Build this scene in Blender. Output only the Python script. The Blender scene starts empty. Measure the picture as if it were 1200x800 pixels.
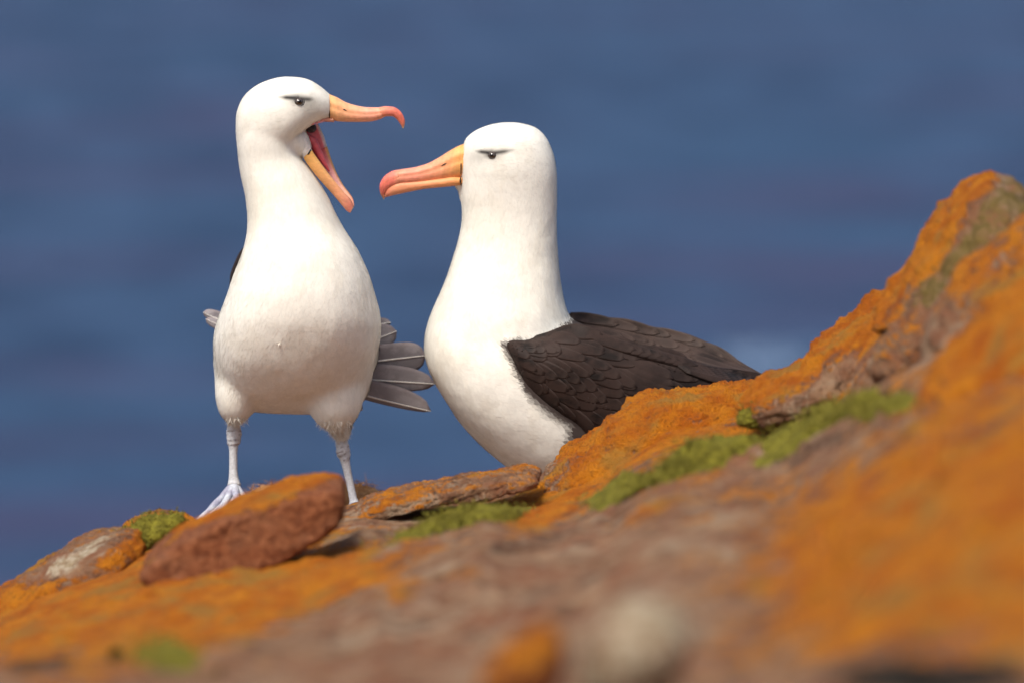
import bpy, bmesh, math, random
import numpy as np
from mathutils import Vector, noise, Matrix
from mathutils.bvhtree import BVHTree

random.seed(7); rng = np.random.default_rng(7)
sc = bpy.context.scene
C = sc.collection

# ------------------------------------------------------------------ camera
PITCH = math.radians(8.0); D = 10.0; S = 0.0014          # 1 photo pixel = 1.4 mm at the birds
FPX = D / S                                              # focal length in photo pixels
FWD = np.array([0, math.cos(PITCH), -math.sin(PITCH)])
UP = np.array([0, math.sin(PITCH), math.cos(PITCH)])
RIGHT = np.array([1.0, 0, 0])
CAM = -D * FWD
cam = bpy.data.cameras.new('camera'); co = bpy.data.objects.new('camera', cam); C.objects.link(co)
co.location = CAM; co.rotation_euler = (math.pi/2 - PITCH, 0, 0)
cam.sensor_width = 36; cam.lens = FPX * 36 / 1200
cam.clip_start = 0.5; cam.clip_end = 60000
cam.dof.use_dof = True; cam.dof.focus_distance = D + 0.06; cam.dof.aperture_fstop = 2.7
sc.camera = co

# ------------------------------------------------------------------ sky, sun, exposure
SUN = Vector((-0.26, -0.46, 0.86)).normalized()          # towards the sun
w = bpy.data.worlds.new('World'); sc.world = w; w.use_nodes = True
nt = w.node_tree; bg = nt.nodes['Background']
sky = nt.nodes.new('ShaderNodeTexSky'); sky.sky_type = 'NISHITA'; sky.sun_disc = False
sky.sun_elevation = math.asin(SUN.z); sky.sun_rotation = math.atan2(SUN.x, SUN.y)
sky.dust_density = 5.0
nt.links.new(sky.outputs[0], bg.inputs[0]); bg.inputs[1].default_value = 0.145
sl = bpy.data.lights.new('sun', 'SUN'); so = bpy.data.objects.new('sun', sl); C.objects.link(so)
sl.energy = 3.3; sl.angle = math.radians(16.0); sl.color = (1.0, 0.955, 0.88)
so.rotation_euler = (-SUN).to_track_quat('-Z', 'Y').to_euler(); so.location = SUN * 30
sc.view_settings.view_transform = 'Standard'; sc.view_settings.look = 'None'
sc.view_settings.exposure = 0.04; sc.view_settings.gamma = 1.0
sc.cycles.use_denoising = True
sc.cycles.max_bounces = 6

# ------------------------------------------------------------------ helpers
def at(px, py, Y):
    """world point(s) seen at photo pixel (px, py) on the upright plane y = Y"""
    px = np.asarray(px, float); py = np.asarray(py, float); Y = np.asarray(Y, float)
    px, py, Y = np.broadcast_arrays(px, py, Y)
    d = FWD + ((px - 600) / FPX)[..., None] * RIGHT + ((400 - py) / FPX)[..., None] * UP
    t = (Y - CAM[1]) / d[..., 1]
    return CAM + d * t[..., None]

def proj(P):
    v = np.asarray(P, float) - CAM
    dep = v @ FWD
    return 600 + FPX * (v @ RIGHT) / dep, 400 - FPX * (v @ UP) / dep

def pchip(xs, ys):
    xs = np.asarray(xs, float); ys = np.asarray(ys, float)
    h = np.diff(xs); dl = np.diff(ys) / h
    m = np.zeros(len(xs)); m[0] = dl[0]; m[-1] = dl[-1]
    for i in range(1, len(xs) - 1):
        if dl[i-1] * dl[i] > 0:
            w1 = 2*h[i] + h[i-1]; w2 = h[i] + 2*h[i-1]
            m[i] = (w1 + w2) / (w1/dl[i-1] + w2/dl[i])
    def f(x):
        x = np.clip(np.asarray(x, float), xs[0], xs[-1])
        i = np.clip(np.searchsorted(xs, x) - 1, 0, len(h) - 1)
        t = (x - xs[i]) / h[i]
        return ((2*t**3 - 3*t**2 + 1) * ys[i] + (t**3 - 2*t**2 + t) * h[i] * m[i]
                + (-2*t**3 + 3*t**2) * ys[i+1] + (t**3 - t**2) * h[i] * m[i+1])
    return f

def sstep(a, b, x):
    t = np.clip((np.asarray(x, float) - a) / (b - a), 0, 1)
    return t * t * (3 - 2 * t)

def fbm(P, scale, octv=5, H=0.9, seed=0.0):
    off = Vector((seed * 13.7, seed * 7.3, seed * 3.1))
    return np.array([noise.fractal(Vector(p) * scale + off, H, 2.0, octv) for p in P])

def smooth(me):
    me.polygons.foreach_set('use_smooth', np.ones(len(me.polygons), bool)); me.update()

def empty(name, loc, label=None, cat=None, group=None):
    o = bpy.data.objects.new(name, None); C.objects.link(o); o.location = loc; o.empty_display_size = 0.05
    tag(o, label, cat, group); return o

def tag(o, label=None, cat=None, group=None, kind=None):
    if label: o['label'] = label
    if cat: o['category'] = cat
    if group: o['group'] = group
    if kind: o['kind'] = kind
    return o

def mk(name, verts, faces, mat, parent=None, origin=None, sm=True):
    """verts are world positions; the object's origin goes to `origin` (default: base centre)"""
    V = np.asarray(verts, float)
    if origin is None:
        origin = [(V[:, 0].min() + V[:, 0].max()) / 2, (V[:, 1].min() + V[:, 1].max()) / 2, V[:, 2].min()]
    origin = np.asarray(origin, float)
    me = bpy.data.meshes.new(name)
    me.from_pydata((V - origin).tolist(), [], [tuple(int(i) for i in f) for f in faces])
    bm = bmesh.new(); bm.from_mesh(me)
    bmesh.ops.recalc_face_normals(bm, faces=bm.faces); bm.to_mesh(me); bm.free()
    if sm: smooth(me)
    o = bpy.data.objects.new(name, me); C.objects.link(o)
    if mat: me.materials.append(mat)
    put(o, origin, parent)
    return o

def put(o, origin, parent):
    if parent is not None:
        o.parent = parent
        pw = Vector((0, 0, 0)); q = parent
        while q: pw += q.location; q = q.parent
        o.location = Vector(origin) - pw
    else:
        o.location = Vector(origin)

def world_of(o):
    p = Vector((0, 0, 0)); q = o
    while q: p += q.location; q = q.parent
    return np.array(p)

def setattr_f(me, name, vals):
    a = me.attributes.new(name, 'FLOAT', 'POINT'); a.data.foreach_set('value', np.asarray(vals, np.float32))
def setattr_c(me, name, cols):
    a = me.attributes.new(name, 'FLOAT_COLOR', 'POINT')
    c = np.ones((len(cols), 4), np.float32); c[:, :3] = cols; a.data.foreach_set('color', c.ravel())

def loft(rings, cap=True, closed=True):
    n = len(rings[0]); V = [p for r in rings for p in r]; F = []
    for i in range(len(rings) - 1):
        for j in range(n if closed else n - 1):
            k = (j + 1) % n
            F.append((i*n + j, i*n + k, (i+1)*n + k, (i+1)*n + j))
    if cap and closed:
        F.append(tuple(range(n - 1, -1, -1))); F.append(tuple(range((len(rings)-1)*n, len(rings)*n)))
    return V, F

def merge(parts):
    V = []; F = []
    for v, f in parts:
        k = len(V); V += [tuple(p) for p in v]; F += [tuple(i + k for i in q) for q in f]
    return V, F

def remesh(V, F, voxel, iters=8):
    me = bpy.data.meshes.new('tmp'); me.from_pydata([tuple(p) for p in V], [], F)
    bm = bmesh.new(); bm.from_mesh(me); bmesh.ops.recalc_face_normals(bm, faces=bm.faces); bm.to_mesh(me); bm.free()
    o = bpy.data.objects.new('tmp', me); C.objects.link(o)
    r = o.modifiers.new('r', 'REMESH'); r.mode = 'VOXEL'; r.voxel_size = voxel
    s = o.modifiers.new('s', 'SMOOTH'); s.factor = 0.5; s.iterations = iters
    dg = bpy.context.evaluated_depsgraph_get(); dg.update()
    out = bpy.data.meshes.new_from_object(o.evaluated_get(dg))
    bpy.data.objects.remove(o); bpy.data.meshes.remove(me)
    return out

def relax(me, weight, iters):
    """Laplacian smoothing of a mesh with a per-vertex weight"""
    V = np.empty(len(me.vertices)*3); me.vertices.foreach_get('co', V); V = V.reshape(-1, 3)
    e = np.empty(len(me.edges)*2, np.int32); me.edges.foreach_get('vertices', e); e = e.reshape(-1, 2)
    deg = np.bincount(e.ravel(), minlength=len(V))[:, None]; w = weight(V)[:, None]
    for _ in range(iters):
        a = np.stack([np.bincount(e[:, 0], V[e[:, 1], i], len(V)) + np.bincount(e[:, 1], V[e[:, 0], i], len(V)) for i in range(3)], -1) / np.maximum(deg, 1)
        V = V + w*(a - V)
    me.vertices.foreach_set('co', V.ravel()); me.update()

def mverts(me):
    a = np.empty(len(me.vertices) * 3); me.vertices.foreach_get('co', a); return a.reshape(-1, 3)
def mnorms(me):
    a = np.empty(len(me.vertices) * 3, np.float32); me.vertex_normals.foreach_get('vector', a); return a.reshape(-1, 3).astype(float)

# ------------------------------------------------------------------ materials
def nodes(name):
    m = bpy.data.materials.new(name); m.use_nodes = True
    return m, m.node_tree, m.node_tree.nodes['Principled BSDF']

class N:
    """small node-graph helper"""
    def __init__(s, tree): s.t = tree
    def new(s, kind, **kw):
        n = s.t.nodes.new(kind)
        for k, v in kw.items(): setattr(n, k, v)
        return n
    def link(s, a, b): s.t.links.new(a, b)
    def pos(s, scale=(1, 1, 1), rot=(0, 0, 0)):
        g = s.new('ShaderNodeNewGeometry'); m = s.new('ShaderNodeMapping')
        m.inputs['Scale'].default_value = scale; m.inputs['Rotation'].default_value = rot
        s.link(g.outputs['Position'], m.inputs['Vector']); return m.outputs[0]
    def noise(s, vec, scale, detail=4, rough=0.55, dist=0.0):
        n = s.new('ShaderNodeTexNoise'); n.inputs['Scale'].default_value = scale
        n.inputs['Detail'].default_value = detail; n.inputs['Roughness'].default_value = rough
        n.inputs['Distortion'].default_value = dist
        s.link(vec, n.inputs['Vector']); return n.outputs['Fac']
    def voro(s, vec, scale, feature='F1'):
        n = s.new('ShaderNodeTexVoronoi'); n.feature = feature; n.inputs['Scale'].default_value = scale
        s.link(vec, n.inputs['Vector']); return n.outputs['Distance']
    def math(s, op, a, b=None, clamp=False):
        n = s.new('ShaderNodeMath', operation=op, use_clamp=clamp)
        for i, x in enumerate((a, b)):
            if x is None: continue
            if isinstance(x, (int, float)): n.inputs[i].default_value = x
            else: s.link(x, n.inputs[i])
        return n.outputs[0]
    def rng(s, v, a, b, c=0.0, d=1.0):
        n = s.new('ShaderNodeMapRange'); n.interpolation_type = 'SMOOTHSTEP'
        s.link(v, n.inputs[0])
        for i, x in enumerate((a, b, c, d)): n.inputs[i+1].default_value = x
        return n.outputs[0]
    def mix(s, f, a, b):
        n = s.new('ShaderNodeMix', data_type='RGBA')
        if isinstance(f, (int, float)): n.inputs[0].default_value = f
        else: s.link(f, n.inputs[0])
        for i, x in ((6, a), (7, b)):
            if isinstance(x, tuple): n.inputs[i].default_value = (*x, 1)
            else: s.link(x, n.inputs[i])
        return n.outputs[2]
    def attr(s, name):
        n = s.new('ShaderNodeAttribute'); n.attribute_name = name; return n
    def bump(s, h, strength, dist, bsdf, prev=None):
        b = s.new('ShaderNodeBump'); b.inputs['Strength'].default_value = strength; b.inputs['Distance'].default_value = dist
        s.link(h, b.inputs['Height'])
        if prev: s.link(prev, b.inputs['Normal'])
        s.link(b.outputs[0], bsdf.inputs['Normal']); return b.outputs[0]

def rock_material():
    """sandstone with lichen crust; the amounts of lichen, moss, pale crust and painted crevice shade are point attributes"""
    m, t, b = nodes('rock'); n = N(t); p = n.pos()
    big = n.noise(p, 5.0, 5, 0.6, 0.4); mid = n.noise(p, 17.0, 5, 0.62); fine = n.noise(p, 90.0, 4, 0.6); grit = n.noise(p, 330.0, 3, 0.6)
    strata = n.noise(n.pos((6, 6, 38), (0.0, 0.42, 0)), 1.0, 4, 0.6)
    base = n.mix(n.rng(mid, 0.34, 0.66), (0.19, 0.085, 0.042), (0.39, 0.235, 0.135))
    base = n.mix(n.rng(strata, 0.42, 0.62), base, (0.27, 0.115, 0.058))
    base = n.mix(n.math('MULTIPLY', n.rng(n.noise(p, 11.0, 5, 0.65, 0.8), 0.50, 0.62), 0.8), base, (0.40, 0.28, 0.18))
    base = n.mix(n.math('MULTIPLY', n.rng(n.noise(p, 8.0, 5, 0.65, 1.2), 0.55, 0.64), 0.75), base, (0.10, 0.050, 0.030))
    base = n.mix(n.math('MULTIPLY', n.rng(fine, 0.54, 0.70), 0.55), base, (0.44, 0.33, 0.22))
    tint = n.attr('red').outputs['Fac']
    base = n.mix(tint, base, n.mix(n.rng(fine, 0.35, 0.65), (0.19, 0.052, 0.018), (0.37, 0.125, 0.048)))
    pale = n.attr('pale').outputs['Fac']
    pf = n.rng(n.math('ADD', n.math('ADD', mid, n.math('MULTIPLY', fine, 0.5)), pale), 1.12, 1.34)
    base = n.mix(pf, base, n.mix(n.rng(fine, 0.4, 0.6), (0.36, 0.26, 0.15), (0.56, 0.46, 0.33)))
    # lichen
    li = n.attr('lichen').outputs['Fac']
    nn = n.math('ADD', n.math('ADD', n.math('MULTIPLY', big, 0.7), n.math('MULTIPLY', mid, 0.9)), n.math('MULTIPLY', fine, 0.8))
    lf = n.rng(n.math('ADD', nn, n.math('MULTIPLY', li, 1.0)), 1.54, 1.72)
    orange = n.mix(n.rng(mid, 0.36, 0.64), (0.58, 0.145, 0.005), (0.76, 0.265, 0.012))
    orange = n.mix(n.math('MULTIPLY', n.rng(fine, 0.52, 0.70), 0.6), orange, (0.30, 0.085, 0.010))
    orange = n.mix(n.math('MULTIPLY', n.rng(grit, 0.54, 0.70), 0.5), orange, (0.25, 0.060, 0.006))
    orange = n.mix(n.math('MULTIPLY', n.rng(n.noise(p, 9.0, 4, 0.6, 0.5), 0.52, 0.66), 0.65), orange, (0.42, 0.24, 0.05))
    col = n.mix(lf, base, orange)
    # olive crust specks in the lichen
    ol = n.attr('olive').outputs['Fac']
    of = n.rng(n.math('ADD', n.math('ADD', n.math('MULTIPLY', mid, 0.6), n.math('MULTIPLY', fine, 0.6)), ol), 1.16, 1.36)
    col = n.mix(of, col, n.mix(grit, (0.13, 0.085, 0.020), (0.30, 0.21, 0.065)))
    mo = n.attr('moss').outputs['Fac']
    mf = n.rng(n.math('ADD', n.math('ADD', n.math('MULTIPLY', mid, 0.6), n.math('MULTIPLY', fine, 0.6)), mo), 1.16, 1.32)
    col = n.mix(mf, col, n.mix(n.rng(fine, 0.35, 0.65), (0.075, 0.085, 0.008), (0.19, 0.20, 0.022)))
    # dark pits; the dark attribute paints crevice shade into the colour
    pits = n.rng(n.noise(p, 55.0, 5, 0.7), 0.63, 0.72)
    col = n.mix(n.math('MULTIPLY', pits, 0.72), col, (0.045, 0.026, 0.016))
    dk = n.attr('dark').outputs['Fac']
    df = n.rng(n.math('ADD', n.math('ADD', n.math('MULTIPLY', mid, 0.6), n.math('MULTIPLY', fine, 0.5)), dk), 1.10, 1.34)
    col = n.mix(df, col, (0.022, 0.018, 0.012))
    n.link(col, b.inputs['Base Color']); b.inputs['Roughness'].default_value = 0.92
    b.inputs['Specular IOR Level'].default_value = 0.2
    h = n.math('ADD', n.math('MULTIPLY', fine, 0.8), n.math('MULTIPLY', grit, 0.45))
    h = n.math('ADD', h, n.math('MULTIPLY', n.math('MULTIPLY', lf, grit), 0.5))
    n.bump(h, 1.0, 0.02, b)
    return m

def simple(name, ca, cb, scale=60, rough=0.8, bump=0.0, spec=0.3, sss=0.0):
    m, t, b = nodes(name); n = N(t); p = n.pos()
    f = n.noise(p, scale, 4, 0.6)
    n.link(n.mix(n.rng(f, 0.32, 0.68), ca, cb), b.inputs['Base Color'])
    b.inputs['Roughness'].default_value = rough; b.inputs['Specular IOR Level'].default_value = spec
    if bump: n.bump(n.noise(p, scale * 3, 3, 0.6), bump, 0.002, b)
    if sss:
        b.inputs['Subsurface Weight'].default_value = sss; b.inputs['Subsurface Radius'].default_value = (0.01, 0.004, 0.002)
        b.inputs['Subsurface Scale'].default_value = 0.4
    return m

def attr_material(name, rough=0.75, spec=0.25, nscale=(90, 90, 40), amt=0.12, bump=0.25, sss=0.0, sheen=0.0, coat=0.0):
    """colour from the point attribute col, with fine streaked variation"""
    m, t, b = nodes(name); n = N(t); p = n.pos(nscale)
    f = n.noise(p, 1.0, 4, 0.6); c = n.attr('col').outputs['Color']
    hs = n.new('ShaderNodeHueSaturation'); n.link(c, hs.inputs['Color'])
    n.link(n.rng(f, 0.25, 0.75, 1 - amt, 1 + amt * 0.4), hs.inputs['Value'])
    n.link(hs.outputs[0], b.inputs['Base Color'])
    b.inputs['Roughness'].default_value = rough; b.inputs['Specular IOR Level'].default_value = spec
    if bump: n.bump(n.noise(n.pos(tuple(2.2 * x for x in nscale)), 1.0, 3, 0.6), bump, 0.0015, b)
    if sss:
        b.inputs['Subsurface Weight'].default_value = sss; b.inputs['Subsurface Radius'].default_value = (0.012, 0.008, 0.005)
        b.inputs['Subsurface Scale'].default_value = 0.5
    b.inputs['Sheen Weight'].default_value = sheen; b.inputs['Sheen Roughness'].default_value = 0.5
    b.inputs['Coat Weight'].default_value = coat; b.inputs['Coat Roughness'].default_value = 0.25
    return m

def dark_feather_material(name, ca, cb, edge):
    m, t, b = nodes(name); n = N(t)
    oi = n.new('ShaderNodeObjectInfo'); f = n.noise(n.pos((60, 60, 60)), 1.0, 4, 0.6)
    barbs = n.noise(n.pos((500, 300, 900), (0, 0.3, 0)), 1.0, 2, 0.5)
    c = n.mix(n.rng(n.noise(n.pos((22, 22, 30)), 1.0, 5, 0.65), 0.40, 0.62), ca, cb)
    c = n.mix(n.math('MULTIPLY', n.rng(oi.outputs['Random'], 0.0, 1.0), 0.6), c, cb)
    c = n.mix(n.math('MULTIPLY', n.attr('edge').outputs['Fac'], n.rng(f, 0.3, 0.7, 0.25, 0.85)), c, edge)
    n.link(c, b.inputs['Base Color']); b.inputs['Roughness'].default_value = 0.62
    b.inputs['Specular IOR Level'].default_value = 0.16
    b.inputs['Sheen Weight'].default_value = 0.02
    n.bump(barbs, 0.35, 0.001, b)
    return m

M_ROCK = rock_material()
M_WHITE = attr_material('white_plumage', 0.85, 0.12, (110, 110, 45), 0.05, 0.14, sss=0.0, sheen=0.0)
M_BEAK = attr_material('beak_horn', 0.5, 0.3, (70, 70, 160), 0.16, 0.25, sss=0.15, coat=0.0)
M_FLESH = attr_material('mouth_flesh', 0.35, 0.45, (120, 120, 120), 0.22, 0.3, sss=0.25)
M_LEG = attr_material('leg_skin', 0.55, 0.35, (260, 260, 300), 0.22, 0.6, sss=0.1)
M_WING = dark_feather_material('dark_wing_feather', (0.006, 0.0045, 0.004), (0.034, 0.020, 0.016), (0.042, 0.028, 0.023))
M_FARWING = dark_feather_material('brown_wing_feather', (0.018, 0.012, 0.010), (0.050, 0.032, 0.026), (0.070, 0.048, 0.039))
M_TAIL = dark_feather_material('grey_tail_feather', (0.15, 0.135, 0.145), (0.30, 0.275, 0.285), (0.22, 0.17, 0.165))
M_SHAFT = simple('feather_shaft', (0.70, 0.66, 0.60), (0.82, 0.79, 0.74), 200, 0.4)
M_MOSS = simple('moss', (0.070, 0.060, 0.008), (0.180, 0.160, 0.020), 70, 0.95, 0.8, 0.1)
M_BLADE = simple('grass_blade', (0.095, 0.085, 0.010), (0.215, 0.185, 0.028), 30, 0.8, 0, 0.2)
M_DRY = simple('dry_grass', (0.22, 0.085, 0.025), (0.50, 0.26, 0.10), 40, 0.9, 0, 0.1)
M_FLUFF = simple('white_fluff', (0.60, 0.56, 0.49), (0.74, 0.70, 0.62), 100, 0.9, 0, 0.1)

def eye_mats():
    m, t, b = nodes('eye_iris'); b.inputs['Base Color'].default_value = (0.055, 0.040, 0.030, 1)
    b.inputs['Roughness'].default_value = 0.08; b.inputs['Coat Weight'].default_value = 1.0; b.inputs['Coat Roughness'].default_value = 0.03
    m2, t, b = nodes('eye_pupil'); b.inputs['Base Color'].default_value = (0.002, 0.002, 0.002, 1); b.inputs['Roughness'].default_value = 0.05
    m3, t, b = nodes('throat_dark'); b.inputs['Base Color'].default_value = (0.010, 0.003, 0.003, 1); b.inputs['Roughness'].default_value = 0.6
    m4, t, b = nodes('black_skin'); b.inputs['Base Color'].default_value = (0.012, 0.010, 0.010, 1); b.inputs['Roughness'].default_value = 0.6
    return m, m2, m3, m4
M_EYE, M_PUPIL, M_THROAT, M_BLACK = eye_mats()

# ------------------------------------------------------------------ sea
SEA_Z = -62.0
def sea_material():
    m, t, b = nodes('sea_water'); n = N(t); p = n.pos()
    a = n.noise(n.pos((0.085, 0.070, 1), (0, 0, 0.15)), 1.0, 4, 0.6, 0.5); c = n.noise(n.pos((0.022, 0.05, 1)), 1.0, 3, 0.5); d = n.noise(n.pos((0.010, 0.028, 1), (0, 0, 0.3)), 1.0, 2, 0.5)
    col = n.mix(n.rng(a, 0.36, 0.66), (0.010, 0.030, 0.080), (0.030, 0.068, 0.146))
    col = n.mix(n.math('MULTIPLY', n.rng(c, 0.48, 0.64), 0.7), col, (0.043, 0.039, 0.098))
    col = n.mix(n.math('MULTIPLY', n.rng(d, 0.50, 0.66), 0.5), col, (0.025, 0.066, 0.140))
    n.link(col, b.inputs['Base Color']); b.inputs['Roughness'].default_value = 0.42; b.inputs['IOR'].default_value = 1.33
    b.inputs['Specular IOR Level'].default_value = 0.30
    h1 = n.noise(n.pos((0.25, 0.5, 1), (0, 0, 0.25)), 1.0, 5, 0.6); h2 = n.noise(p, 1.6, 4, 0.6)
    pn = n.bump(h1, 0.9, 1.6, b); n.bump(h2, 0.6, 0.22, b, pn)
    return m
Xs = np.array([-30000, -3000, -600, -100, 100, 600, 3000, 30000.]); Ys = np.array([-3000, -100, 50, 300, 600, 1200, 3000, 8000, 45000.])
V = [(x, y, SEA_Z) for y in Ys for x in Xs]; nx = len(Xs)
F = [(j*nx+i, j*nx+i+1, (j+1)*nx+i+1, (j+1)*nx+i) for j in range(len(Ys)-1) for i in range(nx-1)]
sea = mk('sea', V, F, sea_material(), origin=(0, 0, SEA_Z), sm=False); tag(sea, 'deep blue sea far below the cliff', kind='structure')
M_FOAM = simple('sea_foam', (0.05, 0.10, 0.19), (0.15, 0.21, 0.31), 0.7, 0.8)
def wave(px, py, wx, wy, h, label):
    d = FWD + (px-600)/FPX*RIGHT + (400-py)/FPX*UP; t = (SEA_Z - CAM[2]) / d[2]; c = CAM + d*t
    nu, nv = 48, 20; V = []
    for j in range(nv):
        for i in range(nu):
            u = i/(nu-1)*2-1; v = j/(nv-1)*2-1
            k = noise.fractal(Vector((u*3+px, v*3, py)), 0.8, 2, 4)
            env = max(0, 1-u*u)**0.7 * max(0, 1-v*v)
            V.append((c[0]+u*wx+k*wx*0.12, c[1]+v*wy+0.25*wy*k+u*u*wy*0.4, SEA_Z-0.06 + env*h*(0.65+0.6*k)))
    F = [(j*nu+i, j*nu+i+1, (j+1)*nu+i+1, (j+1)*nu+i) for j in range(nv-1) for i in range(nu-1)]
    tag(mk('breaking_wave', V, F, M_FOAM), label, 'wave')
wave(895, 424, 4.2, 9.0, 0.20, 'small breaking wave with pale foam beyond the dark wing tip')

# ------------------------------------------------------------------ rocky slope (one sheet: near slope, ledge under the birds, cliff to the sea)
ridge_v = pchip([-1800, -400, 0, 60, 130, 180, 240, 300, 380, 430, 520, 620, 650, 690, 740, 790, 840, 900, 960, 1050, 1100, 1150, 1200, 1300, 1600, 2200, 3000],
                [1150, 840, 704, 668, 640, 622, 612, 606, 600, 588, 586, 566, 553, 527, 488, 466, 459, 452, 424, 366, 338, 318, 300, 290, 420, 600, 720])
ridge_d = pchip([-400, 0, 200, 420, 650, 800, 900, 1050, 1200, 1600], [9.6, 9.75, 9.85, 9.85, 9.90, 9.88, 9.80, 9.35, 9.0, 8.6])
under_v = pchip([-1800, -400, 0, 150, 240, 420, 520, 600, 700, 800, 900, 1000, 1200, 1600, 3000], [1300, 900, 740, 640, 606, 604, 604, 600, 594, 586, 560, 520, 420, 480, 800])
pxs = np.concatenate([np.arange(-1800, -80, 16.0), np.arange(-80, 1290, 4.0), np.arange(1290, 3001, 16.0)])
ts = np.concatenate([np.linspace(5.2, 1.2, 90), np.linspace(1.2, -0.8, 130)[1:]])
PX, T = np.meshgrid(pxs, ts)
RV, RD, UV = ridge_v(PX), ridge_d(PX), under_v(PX)
tn = np.clip(T, 0, None)
gexp = pchip([-400, 0, 300, 460, 620, 800, 1600], [1.0, 0.95, 0.95, 1.25, 1.6, 1.9, 2.1]); tfull = pchip([-400, 0, 600, 900, 1050, 1200, 1600], [3.9, 3.9, 4.0, 3.9, 3.5, 3.2, 2.9])
drop = pchip([-400, 560, 640, 720, 900, 1000, 1100, 1200, 1600], [0, 0, 30, 55, 58, 62, 66, 80, 90])
def front_v(px, t):
    r = ridge_v(px); a = drop(px)
    return r + a*sstep(0.0, 0.42, t) + np.maximum(840 - r - a, 60) * np.where(np.asarray(t) > tfull(px), 1 + 1.5*(np.asarray(t)/tfull(px) - 1), (np.clip(t, 0, None) / tfull(px)) ** gexp(px))
front = front_v(PX, tn)
front = front - 30*np.exp(-((PX-1060)/170)**2 - ((RD-T-6.3)/0.5)**2) + 17*np.exp(-((PX-520)/95)**4 - ((T-0.40)/0.26)**2)
tb = np.clip(-T, 0, None)
back = RV + (UV - RV) * sstep(0.0, 0.30, tb) + np.clip(tb - 0.45, 0, None) * 420 + tb * 25
PY = np.where(T >= 0, front, back)
Dp = RD - T
P = at(PX, PY, Dp * 0.9903 + CAM[1])     # depth from the camera -> y
P = P.reshape(-1, 3)
Tf = T.ravel()
n1 = fbm(P * np.array([1, 1, 1.6]), 3.0, 5, 0.8, 1); n2 = fbm(P, 16.0, 5, 0.75, 2)
amp = 0.022 * sstep(0.05, 1.5, Tf) + 0.004
P[:, 2] += n1 * amp + n2 * (0.0055 + 0.004 * sstep(0.2, 1.5, Tf))
nr, nc = T.shape
# the cliff
cl = []
for y, z in ((1.6, -1.6), (2.4, -5), (4, -14), (8, -38), (14, -66)):
    r = P[-nc:].copy(); r[:, 1] = np.maximum(r[:, 1] + 0.02, y - 0.3 + 0.3 * np.sin(r[:, 0] * 2)); r[:, 2] = z; cl.append(r * np.array([1 + y*0.3, 1, 1]))
allP = np.vstack([P] + cl); NR = nr + len(cl)
idx = np.arange(NR * nc).reshape(NR, nc)
F = np.stack([idx[:-1, :-1], idx[:-1, 1:], idx[1:, 1:], idx[1:, :-1]], -1).reshape(-1, 4)
slope = mk('rocky_slope', allP, F, M_ROCK, origin=(0, 0, -0.3)); tag(slope, 'brown rocky slope with orange lichen falling to the sea', kind='structure')
tx, ty = proj(allP); behind = np.concatenate([(Tf < -0.05), np.ones(len(cl) * nc, bool)])
def blob(cx, cy, rx, ry, rot=0.0):
    a = math.radians(rot); dx = tx - cx; dy = ty - cy
    u = (dx * math.cos(a) + dy * math.sin(a)) / rx; v = (-dx * math.sin(a) + dy * math.cos(a)) / ry
    return np.exp(-(u*u + v*v))
def paint(me, **kw):
    for k in ('lichen', 'olive', 'moss', 'pale', 'dark', 'red'):
        v = kw.get(k, 0.0)
        setattr_f(me, k, np.full(len(me.vertices), v) if np.isscalar(v) else v)
lich = 0.22 + 0.58*blob(1060, 640, 240, 120, -12) + 0.3*blob(1180, 640, 120, 150) - 0.25*blob(1060, 805, 160, 22) + 0.35*blob(550, 672, 26, 9, -10) + 0.3*blob(470, 690, 30, 14, -15) + 0.3*blob(760, 600, 50, 14, -20) + 0.60*blob(150, 690, 230, 75, -12) + 0.50*blob(330, 690, 160, 30, -14) + 0.40*blob(800, 490, 170, 45, -25) + 0.5*blob(640, 590, 60, 30, -30) \
     + 0.5*blob(1000, 400, 150, 16, -40) + 0.08*blob(1130, 350, 120, 60, -50) + 0.04*blob(1100, 470, 200, 60, -20) - 0.12*blob(960, 540, 90, 40, -25) + 0.4*blob(260, 730, 140, 14, -20) \
     - 0.2*blob(620, 700, 220, 90) - 0.15*blob(860, 640, 90, 60)
moss = 0.5*blob(540, 615, 90, 22, -8) + 0.55*blob(880, 520, 190, 22, -20) + 0.5*blob(190, 765, 90, 25) + 0.3*blob(50, 690, 40, 14, -30) + 0.3*blob(420, 720, 60, 40)
dark = 0.5*blob(600, 646, 34, 12) + 0.85*blob(40, 778, 85, 12, -6) + 1.1*blob(1090, 796, 180, 28) + 0.35*blob(930, 735, 40, 26, 40) + 0.4*blob(560, 640, 60, 12) + 0.5*blob(430, 607, 60, 9, -12) + 0.35*blob(690, 655, 70, 12, -15)  # crevices and the gap under the slab: shade painted into the slope colour
olive = 0.18 + 0.22*blob(1040, 430, 120, 50, -35) + 0.2*blob(1150, 450, 80, 60) + 0.25*blob(930, 730, 50, 50) + 0.3*blob(330, 705, 120, 20, -12) + 0.35*blob(900, 600, 60, 30) + 0.3*blob(950, 540, 60, 30)
pale = 0.05 + 0.3*blob(1040, 420, 60, 40, -40) + 0.25*blob(880, 550, 80, 30, -20) + 0.35*blob(560, 740, 160, 40) + 0.3*blob(960, 400, 60, 30, -40) + 0.3*blob(290, 670, 60, 12, -12) + 0.25*blob(700, 620, 120, 40)
for arr in (lich,): arr[behind] = 0.1
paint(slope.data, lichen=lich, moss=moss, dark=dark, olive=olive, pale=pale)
bpy.context.view_layer.update()
bvh_ground = BVHTree.FromPolygons([Vector(p) for p in allP], [tuple(int(i) for i in f) for f in F])
def ground(x, y):
    h = bvh_ground.ray_cast(Vector((x, y, 3)), Vector((0, 0, -1)))
    return h[0].z if h[0] is not None else -0.4

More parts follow.
